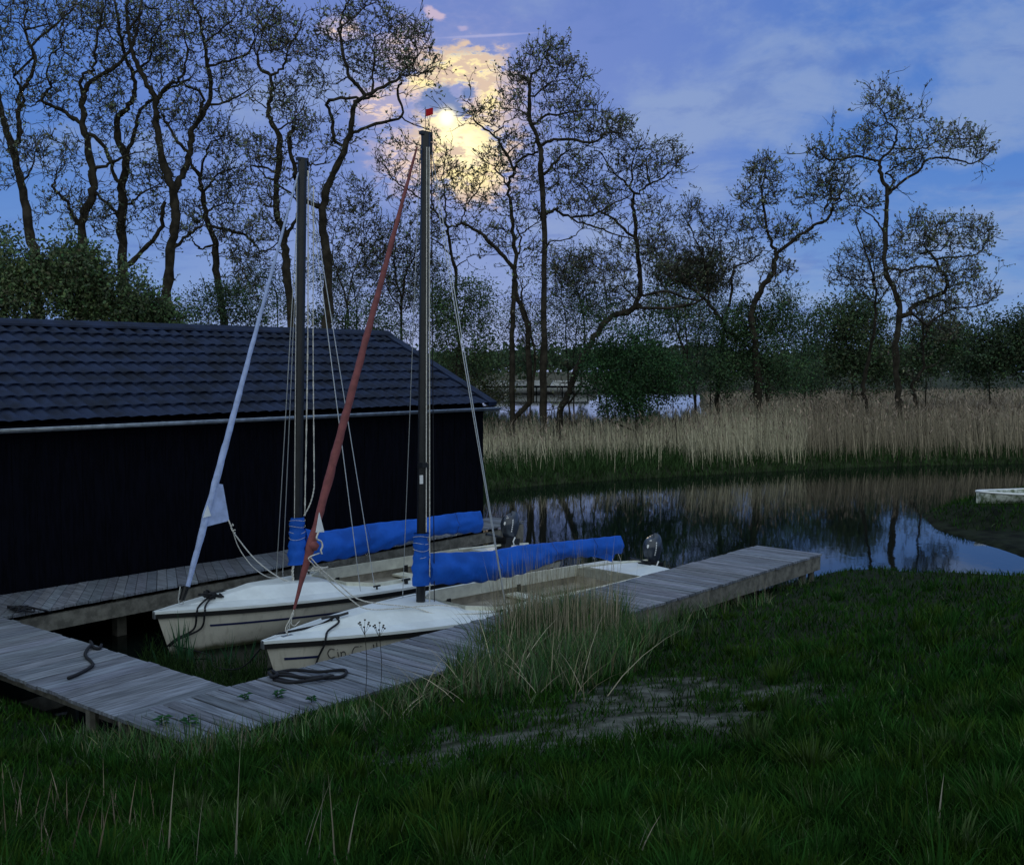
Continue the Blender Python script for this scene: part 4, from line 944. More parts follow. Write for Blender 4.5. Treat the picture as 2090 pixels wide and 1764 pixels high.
        if s.leaf:
            c = np.concatenate([a for a, _ in s.leaf]); z = np.concatenate([b for _, b in s.leaf]); V, F = leaf_quads(c, z, s.r); Vs.append(V); Fq.append(F+n)
            v = 1+tv*s.r.normal(0, 1, len(c)).clip(-1.6, 2.2); cl = 1+.22*np.sin(c[:, 0]*1.9+c[:, 2]*2.3)
            t = (v*cl)[:, None]*np.array(tint)*(1+.12*s.r.normal(0, 1, (len(c), 3))); Ts.append(np.repeat(np.clip(t, .15, 4), 4, 0))
        if Vs: mesh_np('crown', np.concatenate(Vs), [np.concatenate(Fq)], leafm, root, np.concatenate(Ts))
        return root
def leaf_quads(c, z, r):
    n = len(c); a = r.normal(0, 1, (n, 3)); a /= np.linalg.norm(a, axis=1, keepdims=True); b = np.cross(a, r.normal(0, 1, (n, 3))); b /= np.linalg.norm(b, axis=1, keepdims=True)
    z = z[:, None]; V = np.stack([c-a*z*.62, c+b*z*.36-a*z*.05, c+a*z*.62, c-b*z*.36+a*z*.08], 1).reshape(-1, 3)
    return V, np.arange(4*n).reshape(-1, 4)
def blob_pts(s, blobs, n):
    tot = sum(b[2]*b[3] for b in blobs); out = []
    for (cx, cy, rx, ry, *q) in blobs:
        k = max(3, int(n*rx*ry/tot)); a = s.r.uniform(0, 6.283, k); u = np.sqrt(s.r.uniform(0, 1, k)); f = s.D/FPX
        x = cx+rx*u*np.cos(a); y = cy+ry*u*np.sin(a)
        for xx, yy in zip(x, y): out.append(atY(xx, yy, s.D+s.r.normal(0, .4)*min(rx, 90)*f*.8))
    return out
def alder(D, seed, limbs, blobs, n, label, leaves=3.6, size=.085, per=3.6, group='tall bare-branched trees beyond the water', tint=(1, 1, 1), side=True):
    t = Tree(D, seed)
    for l_ in limbs: t.limb(*l_)
    # side growth close to every limb, then the outer crown
    if side:
        att = []
        for C_, r in list(t.lines):
            for p in C_[1:]:
                if t.r.random() < .75*(1 if r[0] < .2 else .35): att.append(p+t.r.normal(0, 1, 3)*np.array([.55, .55, .5])+np.array([0, 0, .25]))
        t.grow(att)
    t.grow(blob_pts(t, blobs, int(n*.85)), .05)
    t.twigs(per, leaves=leaves*.62, size=size*1.1)
    t.build(label, group, tint=tint)
    return t
def vb(view, L_): 
    out = []
    for (x, y, rx, ry) in L_:
        c = view(x, y); e_ = view(x+rx, y+ry); out.append((c[0], c[1], e_[0]-c[0], e_[1]-c[1]))
    return out
# left group behind the boathouse
alder(31, 1, [(z1, [(200, 1800), (185, 1400), (150, 1180), (110, 950), (60, 760), (20, 640), (0, 540), (-30, 420)], 30, 10, 0, 1),
    (z1, [(60, 740), (65, 620), (60, 500), (100, 420), (150, 300), (140, 200), (240, 120), (350, 20), (420, -60)], 13, 3), (z1, [(60, 500), (20, 400), (-10, 350)], 8, 4),
    (z1, [(150, 300), (95, 150), (90, 0)], 6, 3), (z1, [(115, 920), (150, 830), (170, 740)], 5, 2), (z1, [(140, 260), (60, 100), (0, 80)], 5, 2), (z1, [(240, 120), (200, 20), (210, -60)], 4, 2)],
    vb(z1, [(120, 60, 220, 120), (60, 300, 130, 120), (30, 560, 90, 80), (180, 780, 80, 70), (80, 760, 120, 90), (40, 920, 90, 60), (-60, 200, 100, 260)]), 330, 'tall bare tree leaning left at the left edge of the photo', 2.6)
alder(33, 2, [(z1, [(425, 1800), (430, 1400), (430, 1160), (470, 1050), (490, 950), (455, 750), (430, 620), (430, 500), (480, 420), (580, 360), (650, 300), (700, 200), (740, 60)], 26, 5, 0, 0),
    (z1, [(430, 640), (350, 590), (230, 520), (260, 460), (270, 430)], 11, 5), (z1, [(415, 1180), (380, 1130), (350, 1050), (280, 980), (290, 910)], 12, 4), (z1, [(430, 500), (420, 400), (490, 350), (500, 250), (520, 100), (560, -20)], 9, 3),
    (z1, [(270, 430), (290, 320), (350, 250), (360, 130)], 5, 2), (z1, [(240, 520), (190, 560), (150, 560)], 4, 2), (z1, [(470, 680), (560, 800), (600, 920), (640, 980)], 10, 8), (z1, [(500, 880), (580, 850), (660, 810), (740, 790)], 9, 3)],
    vb(z1, [(300, 480, 120, 130), (400, 180, 150, 180), (460, 60, 150, 120), (300, 800, 150, 110), (330, 1080, 150, 120), (560, 480, 120, 120), (500, 1100, 90, 90)]), 460, 'tall tree with a left-reaching elbow branch, second from the photo\'s left')
alder(35, 3, [(z1, [(640, 1800), (640, 1400), (640, 1100), (640, 980), (655, 820), (620, 740), (610, 620), (660, 560), (700, 480), (690, 380), (640, 250), (600, 50), (590, -60)], 27, 4, 0, 0),
    (z1, [(655, 820), (700, 700), (720, 590), (790, 530), (850, 480), (940, 440), (1000, 400)], 10, 4), (z1, [(640, 1160), (570, 1070), (500, 1010), (480, 950)], 9, 5),
    (z1, [(665, 1390), (760, 1290), (830, 1200), (860, 1050)], 13, 8), (z1, [(690, 380), (780, 300), (790, 200), (860, 100)], 6, 3), (z1, [(665, 1080), (740, 1000), (840, 970)], 6, 3), (z1, [(640, 250), (560, 160), (540, 20)], 5, 2)],
    vb(z1, [(620, 120, 150, 150), (740, 260, 130, 160), (580, 380, 100, 120), (760, 900, 110, 90), (560, 640, 80, 100), (760, 1080, 120, 90), (560, 1180, 110, 80), (740, 60, 120, 90)]), 480, 'tall dark-trunked tree forking above the boathouse roof, left of the double-forked tree', tint=(.9, .95, 1))
alder(34, 4, [(z1, [(860, 1800), (865, 1560), (890, 1300), (910, 1150), (905, 1000), (855, 850), (820, 700), (810, 550), (780, 460), (720, 350), (680, 230), (660, 100), (670, -50)], 28, 5, 0, -1),
    (z1, [(905, 1000), (970, 900), (1000, 780), (1010, 680), (1080, 580), (1110, 440), (1080, 300), (1060, 150), (1030, 50), (1000, -40)], 17, 4, 0, 1),
    (z1, [(985, 800), (940, 740), (870, 650), (850, 600)], 9, 4), (z1, [(1015, 660), (1040, 580), (1040, 480), (960, 440)], 9, 5), (z1, [(820, 560), (900, 460), (960, 430), (1000, 300), (980, 180)], 9, 3),
    (z1, [(1110, 545), (1230, 500), (1310, 440)], 6, 3), (z1, [(1090, 330), (1200, 300), (1300, 240), (1320, 130), (1400, 60), (1450, 0)], 7, 2), (z1, [(910, 1300), (980, 1230), (1060, 1180)], 9, 6),
    (z1, [(680, 230), (760, 120), (780, 0)], 6, 3), (z1, [(1070, 200), (1160, 120), (1250, 30)], 5, 2)],
    vb(z1, [(900, 150, 150, 160), (1060, 110, 150, 130), (1200, 220, 130, 120), (1180, 420, 120, 110), (880, 330, 120, 130), (960, 560, 110, 90), (780, 640, 90, 100), (1380, 60, 90, 60), (880, 880, 120, 80), (1240, 90, 90, 80)]), 560, 'tallest tree with a wide double fork, left of the mast gap')
alder(36, 5, [(z1, [(1170, 1800), (1165, 1640), (1130, 1400), (1120, 1270), (1080, 1150), (1060, 1020), (1040, 930), (1000, 860)], 20, 8, 0, 0),
    (z1, [(1085, 1175), (1200, 1200), (1300, 1240), (1365, 1310), (1450, 1260)], 8, 3), (z1, [(1060, 1000), (1120, 920), (1180, 880), (1230, 900)], 6, 2), (z1, [(1050, 940), (1070, 800), (1140, 720), (1190, 700)], 6, 2),
    (z1, [(1120, 1270), (1040, 1290), (1000, 1250), (990, 1220)], 6, 2), (z1, [(1075, 1100), (1160, 1060), (1240, 1060)], 5, 2)],
    vb(z1, [(1150, 720, 100, 110), (1180, 940, 130, 90), (1230, 790, 40, 50), (1190, 1060, 110, 70), (1200, 1200, 130, 60), (1300, 1320, 110, 80), (980, 1120, 90, 90), (1000, 640, 50, 60), (1260, 1480, 110, 90)]), 520, 'medium tree with a low drooping right branch above the boathouse ridge', 4.0)
alder(33, 6, [(z1, [(1530, 1850), (1520, 1640), (1490, 1400), (1480, 1240), (1440, 1080), (1445, 900), (1455, 700), (1400, 600), (1410, 500), (1410, 400), (1350, 350), (1340, 280)], 21, 6, 0, 0),
    (z1, [(1410, 400), (1480, 340), (1500, 250), (1560, 160)], 7, 3), (z1, [(1445, 900), (1320, 860), (1310, 890)], 6, 3), (z1, [(1480, 1240), (1540, 1150), (1560, 1050)], 9, 6), (z1, [(1440, 930), (1400, 930), (1350, 880)], 6, 3),
    (z1, [(1340, 280), (1370, 160), (1420, 60)], 4, 2), (z1, [(1450, 690), (1530, 620), (1580, 560)], 5, 2), (z1, [(1445, 960), (1510, 1000), (1560, 1060)], 5, 3), (z1, [(1340, 300), (1330, 200), (1380, 130)], 4, 2), (z1, [(1395, 560), (1320, 510)], 4, 2)],
    vb(z1, [(1470, 180, 110, 110), (1390, 200, 60, 100), (1550, 260, 80, 60), (1480, 500, 110, 90), (1560, 420, 70, 50), (1380, 800, 110, 60), (1350, 740, 90, 50), (1400, 1020, 80, 70), (1560, 700, 70, 80), (1400, 1180, 100, 80), (1540, 600, 60, 40)]), 500, 'tree with a rounded top whose trunk passes just left of the farther mast', 3.8)
alder(32, 7, [(z2, [(-60, 1800), (-50, 1560), (-60, 1300), (-85, 1150), (-60, 980), (0, 850), (60, 700), (80, 560), (140, 500), (300, 420), (340, 385)], 26, 5, 0, -.5),
    (z2, [(130, 470), (60, 400), (20, 200), (30, 100), (60, 20)], 10, 3), (z2, [(60, 710), (170, 660), (330, 610), (310, 480), (330, 440)], 8, 5), (z1, [(1750, 770), (1735, 620), (1720, 530), (1880, 520), (1960, 510)], 9, 6),
    (z2, [(180, 470), (200, 330), (190, 230), (280, 120)], 6, 2), (z2, [(300, 420), (400, 330), (470, 230)], 5, 2), (z2, [(20, 200), (120, 120), (200, 60), (280, 30)], 5, 2), (z2, [(340, 400), (430, 400), (500, 320)], 4, 2),
    (z1, [(1560, 1050), (1545, 950), (1540, 880), (1510, 740), (1530, 665)], 11, 9), (z1, [(1610, 860), (1650, 880), (1710, 875)], 5, 3)],
    vb(z2, [(150, 90, 160, 90), (330, 230, 170, 120), (120, 260, 120, 130), (440, 340, 80, 70), (250, 360, 130, 70), (-60, 180, 80, 130), (-120, 300, 70, 100), (380, 150, 100, 60), (-80, 420, 60, 60), (0, 730, 90, 60), (-140, 660, 70, 60)]), 560, 'big leaning tree with a broad crown left of the bright cloud', 3.6)
alder(40, 8, [(z2, [(640, 2100), (630, 1800), (620, 1640), (600, 1400), (575, 1250), (560, 1170)], 11, 6, 0, 0), (z2, [(560, 1170), (480, 1080), (400, 1010), (300, 950), (230, 850)], 6, 2),
    (z2, [(565, 1180), (600, 1180), (640, 1160), (660, 1080)], 5, 3), (z2, [(560, 1170), (555, 1040), (540, 900), (560, 780)], 5, 2), (z2, [(600, 1400), (690, 1330), (750, 1330)], 3, 1.5), (z2, [(500, 1100), (470, 960), (430, 850), (440, 740)], 4, 2), (z2, [(640, 1100), (720, 1010), (760, 920)], 4, 2), (z2, [(590, 1330), (500, 1250), (420, 1220)], 4, 2)],
    vb(z2, [(520, 900, 130, 130), (330, 850, 140, 150), (600, 950, 120, 110), (400, 1050, 150, 90), (620, 1120, 130, 80), (720, 1000, 70, 80), (520, 1240, 110, 60)]), 300, 'slim tree between the nearer mast and its shroud', 2.6, size=.095, tint=(.9, .9, .9))
alder(34, 9, [(z2, [(905, 2190), (905, 1740), (915, 1500), (920, 1400), (910, 1200), (900, 1080), (880, 960), (920, 880), (960, 820), (1040, 790)], 13, 5, 0, 0), (z2, [(1000, 2190), (985, 1740), (940, 1560), (915, 1420)], 13, 10, 0, 0),
    (z2, [(915, 1400), (820, 1300), (740, 1210), (640, 1160)], 10, 7), (z2, [(915, 900), (850, 760), (800, 700), (710, 630), (700, 560), (660, 530)], 7, 2), (z2, [(940, 1340), (950, 1250), (930, 1180)], 5, 4),
    (z2, [(880, 960), (820, 880), (820, 860)], 5, 3), (z2, [(810, 700), (860, 650), (910, 620)], 4, 2), (z2, [(1020, 2190), (1010, 1740), (960, 1600), (950, 1480)], 6, 4), (z2, [(915, 1250), (1000, 1180), (1050, 1150)], 4, 2), (z2, [(870, 800), (960, 740)], 4, 2)],
    vb(z2, [(760, 600, 90, 70), (920, 760, 110, 70), (800, 850, 90, 80), (960, 930, 90, 90), (850, 1050, 110, 80), (1000, 1150, 60, 90), (820, 1230, 110, 70), (1000, 1330, 70, 80)]), 290, 'twin-stemmed tree left of the tallest straight trunk on the far bank', 3.0)
alder(33, 10, [(z2, [(1070, 2200), (1068, 1764), (1070, 1300), (1055, 900), (1050, 760), (1000, 620), (990, 440), (960, 400)], 19, 6, 0, 0), (z2, [(990, 500), (1010, 400), (1060, 330), (1100, 240)], 8, 3),
    (z2, [(1055, 760), (1100, 730), (1200, 725), (1330, 740), (1400, 690), (1460, 690)], 8, 4), (z2, [(1060, 930), (1130, 840), (1200, 780)], 8, 4), (z2, [(1020, 650), (1080, 600), (1160, 590), (1300, 570), (1370, 580)], 7, 2),
    (z2, [(1078, 1115), (1130, 1090), (1210, 1130), (1340, 1110), (1420, 1070), (1500, 1030)], 8, 3), (z2, [(1000, 620), (940, 570), (890, 570)], 5, 2), (z2, [(995, 520), (1100, 430), (1200, 410)], 5, 2), (z2, [(1080, 1260), (1200, 1240), (1270, 1190)], 4, 2),
    (z2, [(1000, 640), (980, 560), (930, 480), (900, 430)], 4, 2), (z2, [(1230, 1140), (1340, 1170), (1440, 1210), (1560, 1240)], 5, 3)],
    vb(z2, [(1090, 290, 130, 80), (1180, 400, 130, 100), (960, 380, 80, 70), (1230, 560, 120, 70), (900, 520, 60, 50), (1320, 650, 190, 60), (1180, 850, 90, 80), (1460, 660, 90, 50), (1300, 1080, 140, 60), (1180, 980, 80, 60)]), 560, 'tallest tree on the far bank, straight trunk right of the nearer mast', 3.8)
alder(35, 11, [(z6, [(550, 800), (580, 650), (620, 560), (660, 430), (720, 320), (780, 210), (880, 90), (1000, 40), (1080, 0)], 17, 12, 0, 1), (z2, [(1500, 1640), (1565, 1570), (1580, 1450), (1570, 1300), (1550, 1100), (1545, 1020)], 13, 8),
    (z2, [(1545, 1020), (1500, 960), (1420, 880), (1370, 800), (1300, 760)], 6, 2), (z2, [(1545, 1020), (1620, 960), (1700, 920), (1760, 850)], 6, 2), (z2, [(1550, 1240), (1450, 1150), (1350, 1080), (1280, 950), (1220, 820)], 7, 2),
    (z2, [(1560, 1560), (1480, 1480), (1420, 1520)], 5, 2), (z2, [(1570, 1600), (1700, 1600), (1850, 1580), (1920, 1540)], 8, 5), (z2, [(1530, 960), (1520, 850), (1560, 760)], 5, 2), (z2, [(1610, 960), (1600, 850), (1640, 760)], 5, 2), (z2, [(1575, 1540), (1700, 1510), (1800, 1540), (1880, 1560)], 7, 5)],
    vb(z2, [(1600, 800, 110, 80), (1720, 830, 90, 90), (1500, 880, 100, 70), (1650, 930, 100, 50), (1300, 900, 90, 110), (1640, 1130, 90, 120), (1400, 1010, 100, 60), (1620, 1300, 90, 90), (1400, 1350, 160, 100), (1230, 1400, 110, 90), (1460, 720, 80, 80)]), 560, 'slanting tree whose trunk leans right behind the green bush', 3.2)
# right side
alder(42, 12, [(z3, [(270, 1640), (270, 1560), (290, 1300), (300, 1230), (260, 1150), (180, 1070), (100, 1010), (20, 1040)], 13, 6, 0, 0), (z3, [(305, 1220), (340, 1050), (350, 950), (420, 920), (460, 890)], 7, 3),
    (z3, [(320, 1240), (440, 1340), (500, 1450), (510, 1580)], 8, 7), (z3, [(230, 1120), (210, 920), (160, 800), (110, 700)], 5, 2), (z3, [(215, 920), (250, 840), (250, 740)], 4, 2), (z3, [(140, 1560), (130, 1420), (80, 1250), (70, 1100)], 6, 3)],
    vb(z3, [(140, 690, 80, 70), (270, 760, 90, 80), (400, 870, 80, 50), (180, 850, 100, 80), (120, 950, 130, 60), (60, 980, 90, 50), (300, 980, 90, 70), (60, 1180, 60, 80), (220, 1010, 90, 60)]), 560, 'tangled tree with a crossing base between the green bush and the forked tree', 3.6, tint=(.85, .85, .9))
alder(40, 13, [(z3, [(470, 1620), (445, 1300), (430, 1170), (470, 1060), (530, 970), (550, 880)], 17, 12, 0, 0), (z3, [(550, 880), (520, 820), (490, 680), (485, 560), (500, 470)], 8, 3),
    (z3, [(550, 885), (650, 800), (730, 750), (800, 710), (815, 650)], 9, 6), (z3, [(815, 650), (780, 640), (735, 690), (760, 640)], 4, 3), (z3, [(812, 650), (850, 580), (880, 500)], 5, 2), (z3, [(815, 650), (770, 590), (730, 500)], 4, 2), (z3, [(480, 1060), (475, 1000)], 5, 3), (z3, [(490, 680), (430, 640), (380, 620)], 3, 2)],
    vb(z3, [(500, 460, 60, 40), (470, 520, 60, 60), (550, 510, 40, 30), (430, 630, 70, 50), (530, 600, 40, 50), (720, 510, 60, 40), (840, 540, 60, 70), (680, 620, 70, 40), (780, 580, 60, 50), (840, 460, 40, 30), (600, 770, 70, 60), (440, 760, 70, 60), (560, 970, 60, 60), (690, 800, 50, 30), (850, 680, 40, 30)]), 600, 'tree forked like a tall Y right of centre', 3.6, size=.095)
alder(38, 14, [(z3, [(1130, 1650), (1130, 1560), (1110, 1350), (1135, 1180), (1120, 1080), (1070, 970), (1065, 800), (1075, 600), (1048, 520), (1040, 440)], 18, 8, 0, 0),
    (z3, [(1150, 1180), (1220, 1120), (1340, 1060), (1355, 1000), (1320, 950), (1280, 880), (1230, 880)], 11, 5, None, 1), (z3, [(1080, 600), (1140, 540), (1230, 480), (1270, 430), (1380, 430), (1480, 450), (1560, 400)], 8, 3),
    (z3, [(1030, 445), (950, 420), (870, 430), (800, 435), (740, 380), (700, 400)], 6, 3), (z3, [(1045, 430), (1110, 370), (1115, 300), (1060, 230), (1090, 200), (1130, 150)], 6, 2), (z3, [(1080, 590), (1110, 530), (1070, 500), (1110, 470), (1150, 450), (1200, 430)], 5, 3),
    (z3, [(1110, 380), (1250, 380), (1330, 340), (1500, 330)], 4, 2), (z3, [(1310, 900), (1400, 890), (1520, 880), (1570, 830), (1590, 760)], 6, 2), (z3, [(1080, 950), (1150, 960), (1230, 940), (1300, 950)], 6, 4),
    (z3, [(1240, 1240), (1350, 1150), (1500, 1130), (1600, 1080)], 6, 2), (z3, [(1060, 780), (1020, 720), (950, 660), (900, 650)], 5, 2), (z3, [(1290, 870), (1290, 830), (1240, 820), (1180, 820)], 4, 2), (z3, [(1290, 860), (1370, 850), (1420, 760), (1500, 740)], 4, 2), (z3, [(1080, 200), (1040, 160), (1000, 160)], 3, 2), (z3, [(1060, 230), (1150, 230), (1240, 230)], 3, 2)],
    vb(z3, [(1060, 150, 80, 35), (1010, 190, 50, 30), (1150, 230, 100, 40), (1000, 340, 110, 70), (1350, 330, 210, 50), (1180, 430, 90, 60), (860, 400, 120, 40), (740, 380, 50, 40), (1500, 380, 80, 50), (1400, 780, 190, 80), (1540, 830, 60, 60), (1400, 960, 120, 70), (980, 640, 70, 40), (920, 650, 40, 30), (1200, 820, 110, 90), (1520, 1070, 90, 50), (1250, 1040, 160, 90), (1200, 720, 60, 40), (1430, 1150, 80, 40)]), 900, 'flat-topped twisted tree standing alone at the right', 3.8, size=.095)
alder(43, 15, [(z3, [(975, 1600), (960, 1500), (1000, 1300), (1020, 1120), (1010, 1000), (970, 870), (930, 750)], 11, 3, 0, 0), (z3, [(1020, 1120), (1080, 1040), (1100, 950)], 4, 2), (z3, [(1010, 1010), (900, 1000), (810, 970)], 3, 1.5), (z3, [(1010, 1000), (1010, 880), (1000, 780)], 3, 2)],
    vb(z3, [(950, 930, 110, 110), (860, 1000, 70, 40), (1010, 860, 60, 80), (1000, 1060, 80, 60)]), 240, 'thin bushy-topped tree just left of the flat-topped tree', 3.6)
alder(44, 16, [(z3, [(1215, 1600), (1200, 1540), (1190, 1500), (1235, 1440), (1245, 1330), (1240, 1180)], 11, 4, 0, 0), (z3, [(1240, 1430), (1310, 1400), (1330, 1380)], 4, 2), (z3, [(1243, 1300), (1300, 1180), (1350, 1140)], 4, 2)],
    vb(z3, [(1260, 1180, 90, 60), (1340, 1240, 90, 60), (1330, 1130, 70, 40)]), 200, 'short crooked tree close right of the flat-topped tree\'s trunk', 3.6)
# thin multi-stem trees above the roof
def thin(D, seed, stems, blobs, n, label, leaves=2.6, tint=(1, 1, 1)):
    return alder(D, seed, [(z2, s_, w0, 1.6, 0, 0) for s_, w0 in stems], vb(z2, blobs), n, label, leaves, group='smaller trees in the second row', tint=tint)
thin(37, 21, [([(20, 1900), (30, 1700), (60, 1500), (110, 1320), (200, 1200)], 6), ([(60, 1900), (45, 1600), (-10, 1400), (-30, 1300), (-20, 1200)], 6), ([(40, 1600), (120, 1500), (140, 1300), (130, 1000)], 3)], [(40, 1020, 150, 90), (120, 1150, 130, 100), (-80, 1180, 60, 110), (180, 1300, 90, 90), (60, 1350, 130, 90)], 380, 'small many-stemmed tree above the ridge between the two masts', 2.8)
thin(39, 22, [([(340, 2000), (330, 1560), (360, 1400), (420, 1280), (480, 1220)], 8), ([(330, 1560), (290, 1400), (300, 1250), (260, 1150)], 5), ([(330, 1600), (250, 1500), (220, 1350)], 4)], [(330, 1250, 120, 110), (230, 1380, 90, 110), (420, 1400, 100, 100), (300, 1520, 120, 90)], 380, 'small tree crossed by the red rolled jib', 3.0, (.9, .95, .9))
thin(47, 23, [([(1200, 2100), (1190, 1800), (1160, 1500), (1130, 1380)], 5), ([(1260, 2100), (1280, 1700), (1240, 1500), (1200, 1350)], 5), ([(1360, 2100), (1340, 1800), (1400, 1600), (1380, 1420)], 5)], [(1180, 1400, 110, 90), (1300, 1400, 130, 90), (1180, 1550, 110, 100), (1340, 1560, 130, 100), (1450, 1450, 90, 70)], 420, 'airy small tree right of the tallest straight trunk', 3.0)
thin(45, 24, [([(1850, 2000), (1780, 1750), (1755, 1560), (1760, 1400)], 6), ([(1900, 1560), (1960, 1440), (2050, 1300)], 4)], [(1700, 1400, 110, 80), (1850, 1420, 130, 80), (1960, 1380, 100, 60), (1680, 1280, 90, 60)], 380, 'low spreading tree with a dense dark crown left of the Y-forked tree', 5, (.8, .9, .8))

# dense bushes and rounded trees
def bush(D, seed, blobs, n, size, label, leafm, tint, stems, name='bush', cat='bush', group=None, spread=.8, clump=10, cr=.16, nb_=60):
    t = Tree(D, seed)
    for s_, w0, w1 in stems: t.limb(zd, s_, w0, w1, 0, 0)
    t.grow(blob_pts(t, blobs, nb_), .03, 9); t.foliage(blobs, int(n*1.8), size*.78, spread, clump, cr*1.15)
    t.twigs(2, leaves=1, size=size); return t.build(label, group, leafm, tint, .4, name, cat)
gL = 'bushes behind the boathouse'
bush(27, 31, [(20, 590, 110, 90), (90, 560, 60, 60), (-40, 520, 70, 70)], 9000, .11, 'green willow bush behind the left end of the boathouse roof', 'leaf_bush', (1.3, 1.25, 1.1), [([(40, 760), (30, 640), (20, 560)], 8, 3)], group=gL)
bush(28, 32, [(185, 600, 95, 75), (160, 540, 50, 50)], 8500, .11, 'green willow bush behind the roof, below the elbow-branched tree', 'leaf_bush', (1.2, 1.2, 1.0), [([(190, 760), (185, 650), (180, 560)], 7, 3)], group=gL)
bush(29, 33, [(290, 640, 70, 48), (340, 660, 30, 25)], 4200, .11, 'low green bush rising over the roof ridge, right of two larger ones', 'leaf_bush', (1.1, 1.2, 1.0), [([(290, 760), (290, 650)], 6, 3)], group=gL)
bush(34, 34, [(400, 650, 60, 50), (480, 620, 60, 50), (440, 600, 50, 30), (530, 660, 40, 40)], 4200, .10, 'dark leafy bush over the ridge left of the pale blue jib', 'leaf_bush', (.8, .95, .95), [([(450, 800), (450, 640)], 6, 3), ([(450, 700), (500, 620)], 4, 2)], group=gL)
bush(36, 35, [(640, 650, 50, 30), (690, 660, 60, 35), (760, 650, 50, 50), (800, 690, 40, 50)], 3200, .10, 'thin leafy bush above the ridge between the two masts', 'leaf_bush', (.8, .95, .9), [([(700, 820), (700, 650)], 5, 2)], group=gL)
gM = 'leafy trees along the far bank'
bush(35, 36, [(920, 690, 60, 70), (960, 620, 55, 70), (990, 720, 40, 60), (900, 620, 40, 50)], 7000, .10, 'leafy tree against the roof\'s right slope', 'leaf_bush', (.9, 1.0, .9), [([(930, 860), (935, 720), (950, 610)], 8, 3)], name='tree', cat='tree', group=gM)
bush(38, 37, [(960, 770, 45, 45), (1010, 800, 50, 50), (930, 790, 30, 40)], 2600, .10, 'brownish bush low at the corner of the boathouse roof', 'leaf_bush', (1.1, .95, .8), [([(970, 860), (970, 760)], 6, 3)], group=gM)
bush(33, 38, [(1290, 760, 100, 66), (1300, 700, 70, 50), (1230, 740, 50, 60), (1360, 770, 50, 55), (1290, 800, 90, 40), (1280, 835, 70, 24)], 15000, .10, 'bright green rounded bush in the middle of the far bank', 'leaf_green', (1, 1, 1), [([(1300, 900), (1295, 760), (1300, 690)], 8, 3), ([(1240, 880), (1235, 760)], 5, 3), ([(1380, 880), (1370, 790)], 5, 2)], group=gM)
bush(39, 39, [(1330, 620, 70, 50), (1400, 640, 50, 50), (1230, 640, 60, 45)], 3600, .10, 'airy leafy tree rising behind the bright green bush', 'leaf_bush', (.75, .95, .85), [([(1310, 880), (1320, 700), (1330, 620)], 7, 2)], name='tree', cat='tree', group=gM)
bush(44, 40, [(1400, 560, 70, 40), (1440, 580, 50, 35)], 3600, .11, 'flat dark crowned tree above the tangled tree', 'leaf_bush', (.8, .9, .8), [([(1430, 880), (1400, 700), (1410, 570)], 7, 2)], name='tree', cat='tree', group=gM)
bush(41, 41, [(1540, 720, 75, 80), (1500, 680, 50, 60), (1590, 660, 50, 55), (1530, 640, 45, 35), (1470, 760, 60, 50), (1600, 760, 60, 50)], 12000, .115, 'dark leafy bush at the foot of the Y-forked tree', 'leaf_bush', (.75, .95, .8), [([(1540, 850), (1540, 740), (1550, 650)], 8, 3)], group=gM)
bush(66, 42, [(1735, 700, 95, 100), (1735, 650, 80, 50), (1680, 740, 50, 60), (1800, 730, 50, 70)], 12000, .18, 'round dark willow behind the flat-topped tree', 'leaf_bush', (.85, .9, .8), [([(1740, 830), (1740, 740), (1735, 650)], 8, 3)], name='tree', cat='tree', group=gM, clump=12, cr=.3)
bush(52, 43, [(1450, 740, 60, 50), (1640, 770, 60, 40)], 3500, .13, 'low dark scrub between the forked tree and the green bush', 'leaf_bush', (.8, .9, .8), [([(1450, 830), (1450, 740)], 5, 2)], group=gM, cr=.2)
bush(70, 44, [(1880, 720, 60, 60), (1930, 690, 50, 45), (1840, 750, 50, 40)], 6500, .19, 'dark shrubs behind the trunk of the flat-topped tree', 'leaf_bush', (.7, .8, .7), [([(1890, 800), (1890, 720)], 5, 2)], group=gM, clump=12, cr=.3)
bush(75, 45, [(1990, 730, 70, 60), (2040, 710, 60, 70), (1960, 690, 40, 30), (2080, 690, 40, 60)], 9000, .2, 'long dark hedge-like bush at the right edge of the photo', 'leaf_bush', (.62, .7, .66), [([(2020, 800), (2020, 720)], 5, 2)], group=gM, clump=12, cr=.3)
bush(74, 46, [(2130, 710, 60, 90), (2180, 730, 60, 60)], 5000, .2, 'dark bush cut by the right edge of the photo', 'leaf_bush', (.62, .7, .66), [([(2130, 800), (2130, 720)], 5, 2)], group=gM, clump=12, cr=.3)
gU = 'low hazy undergrowth under the far-bank trees'
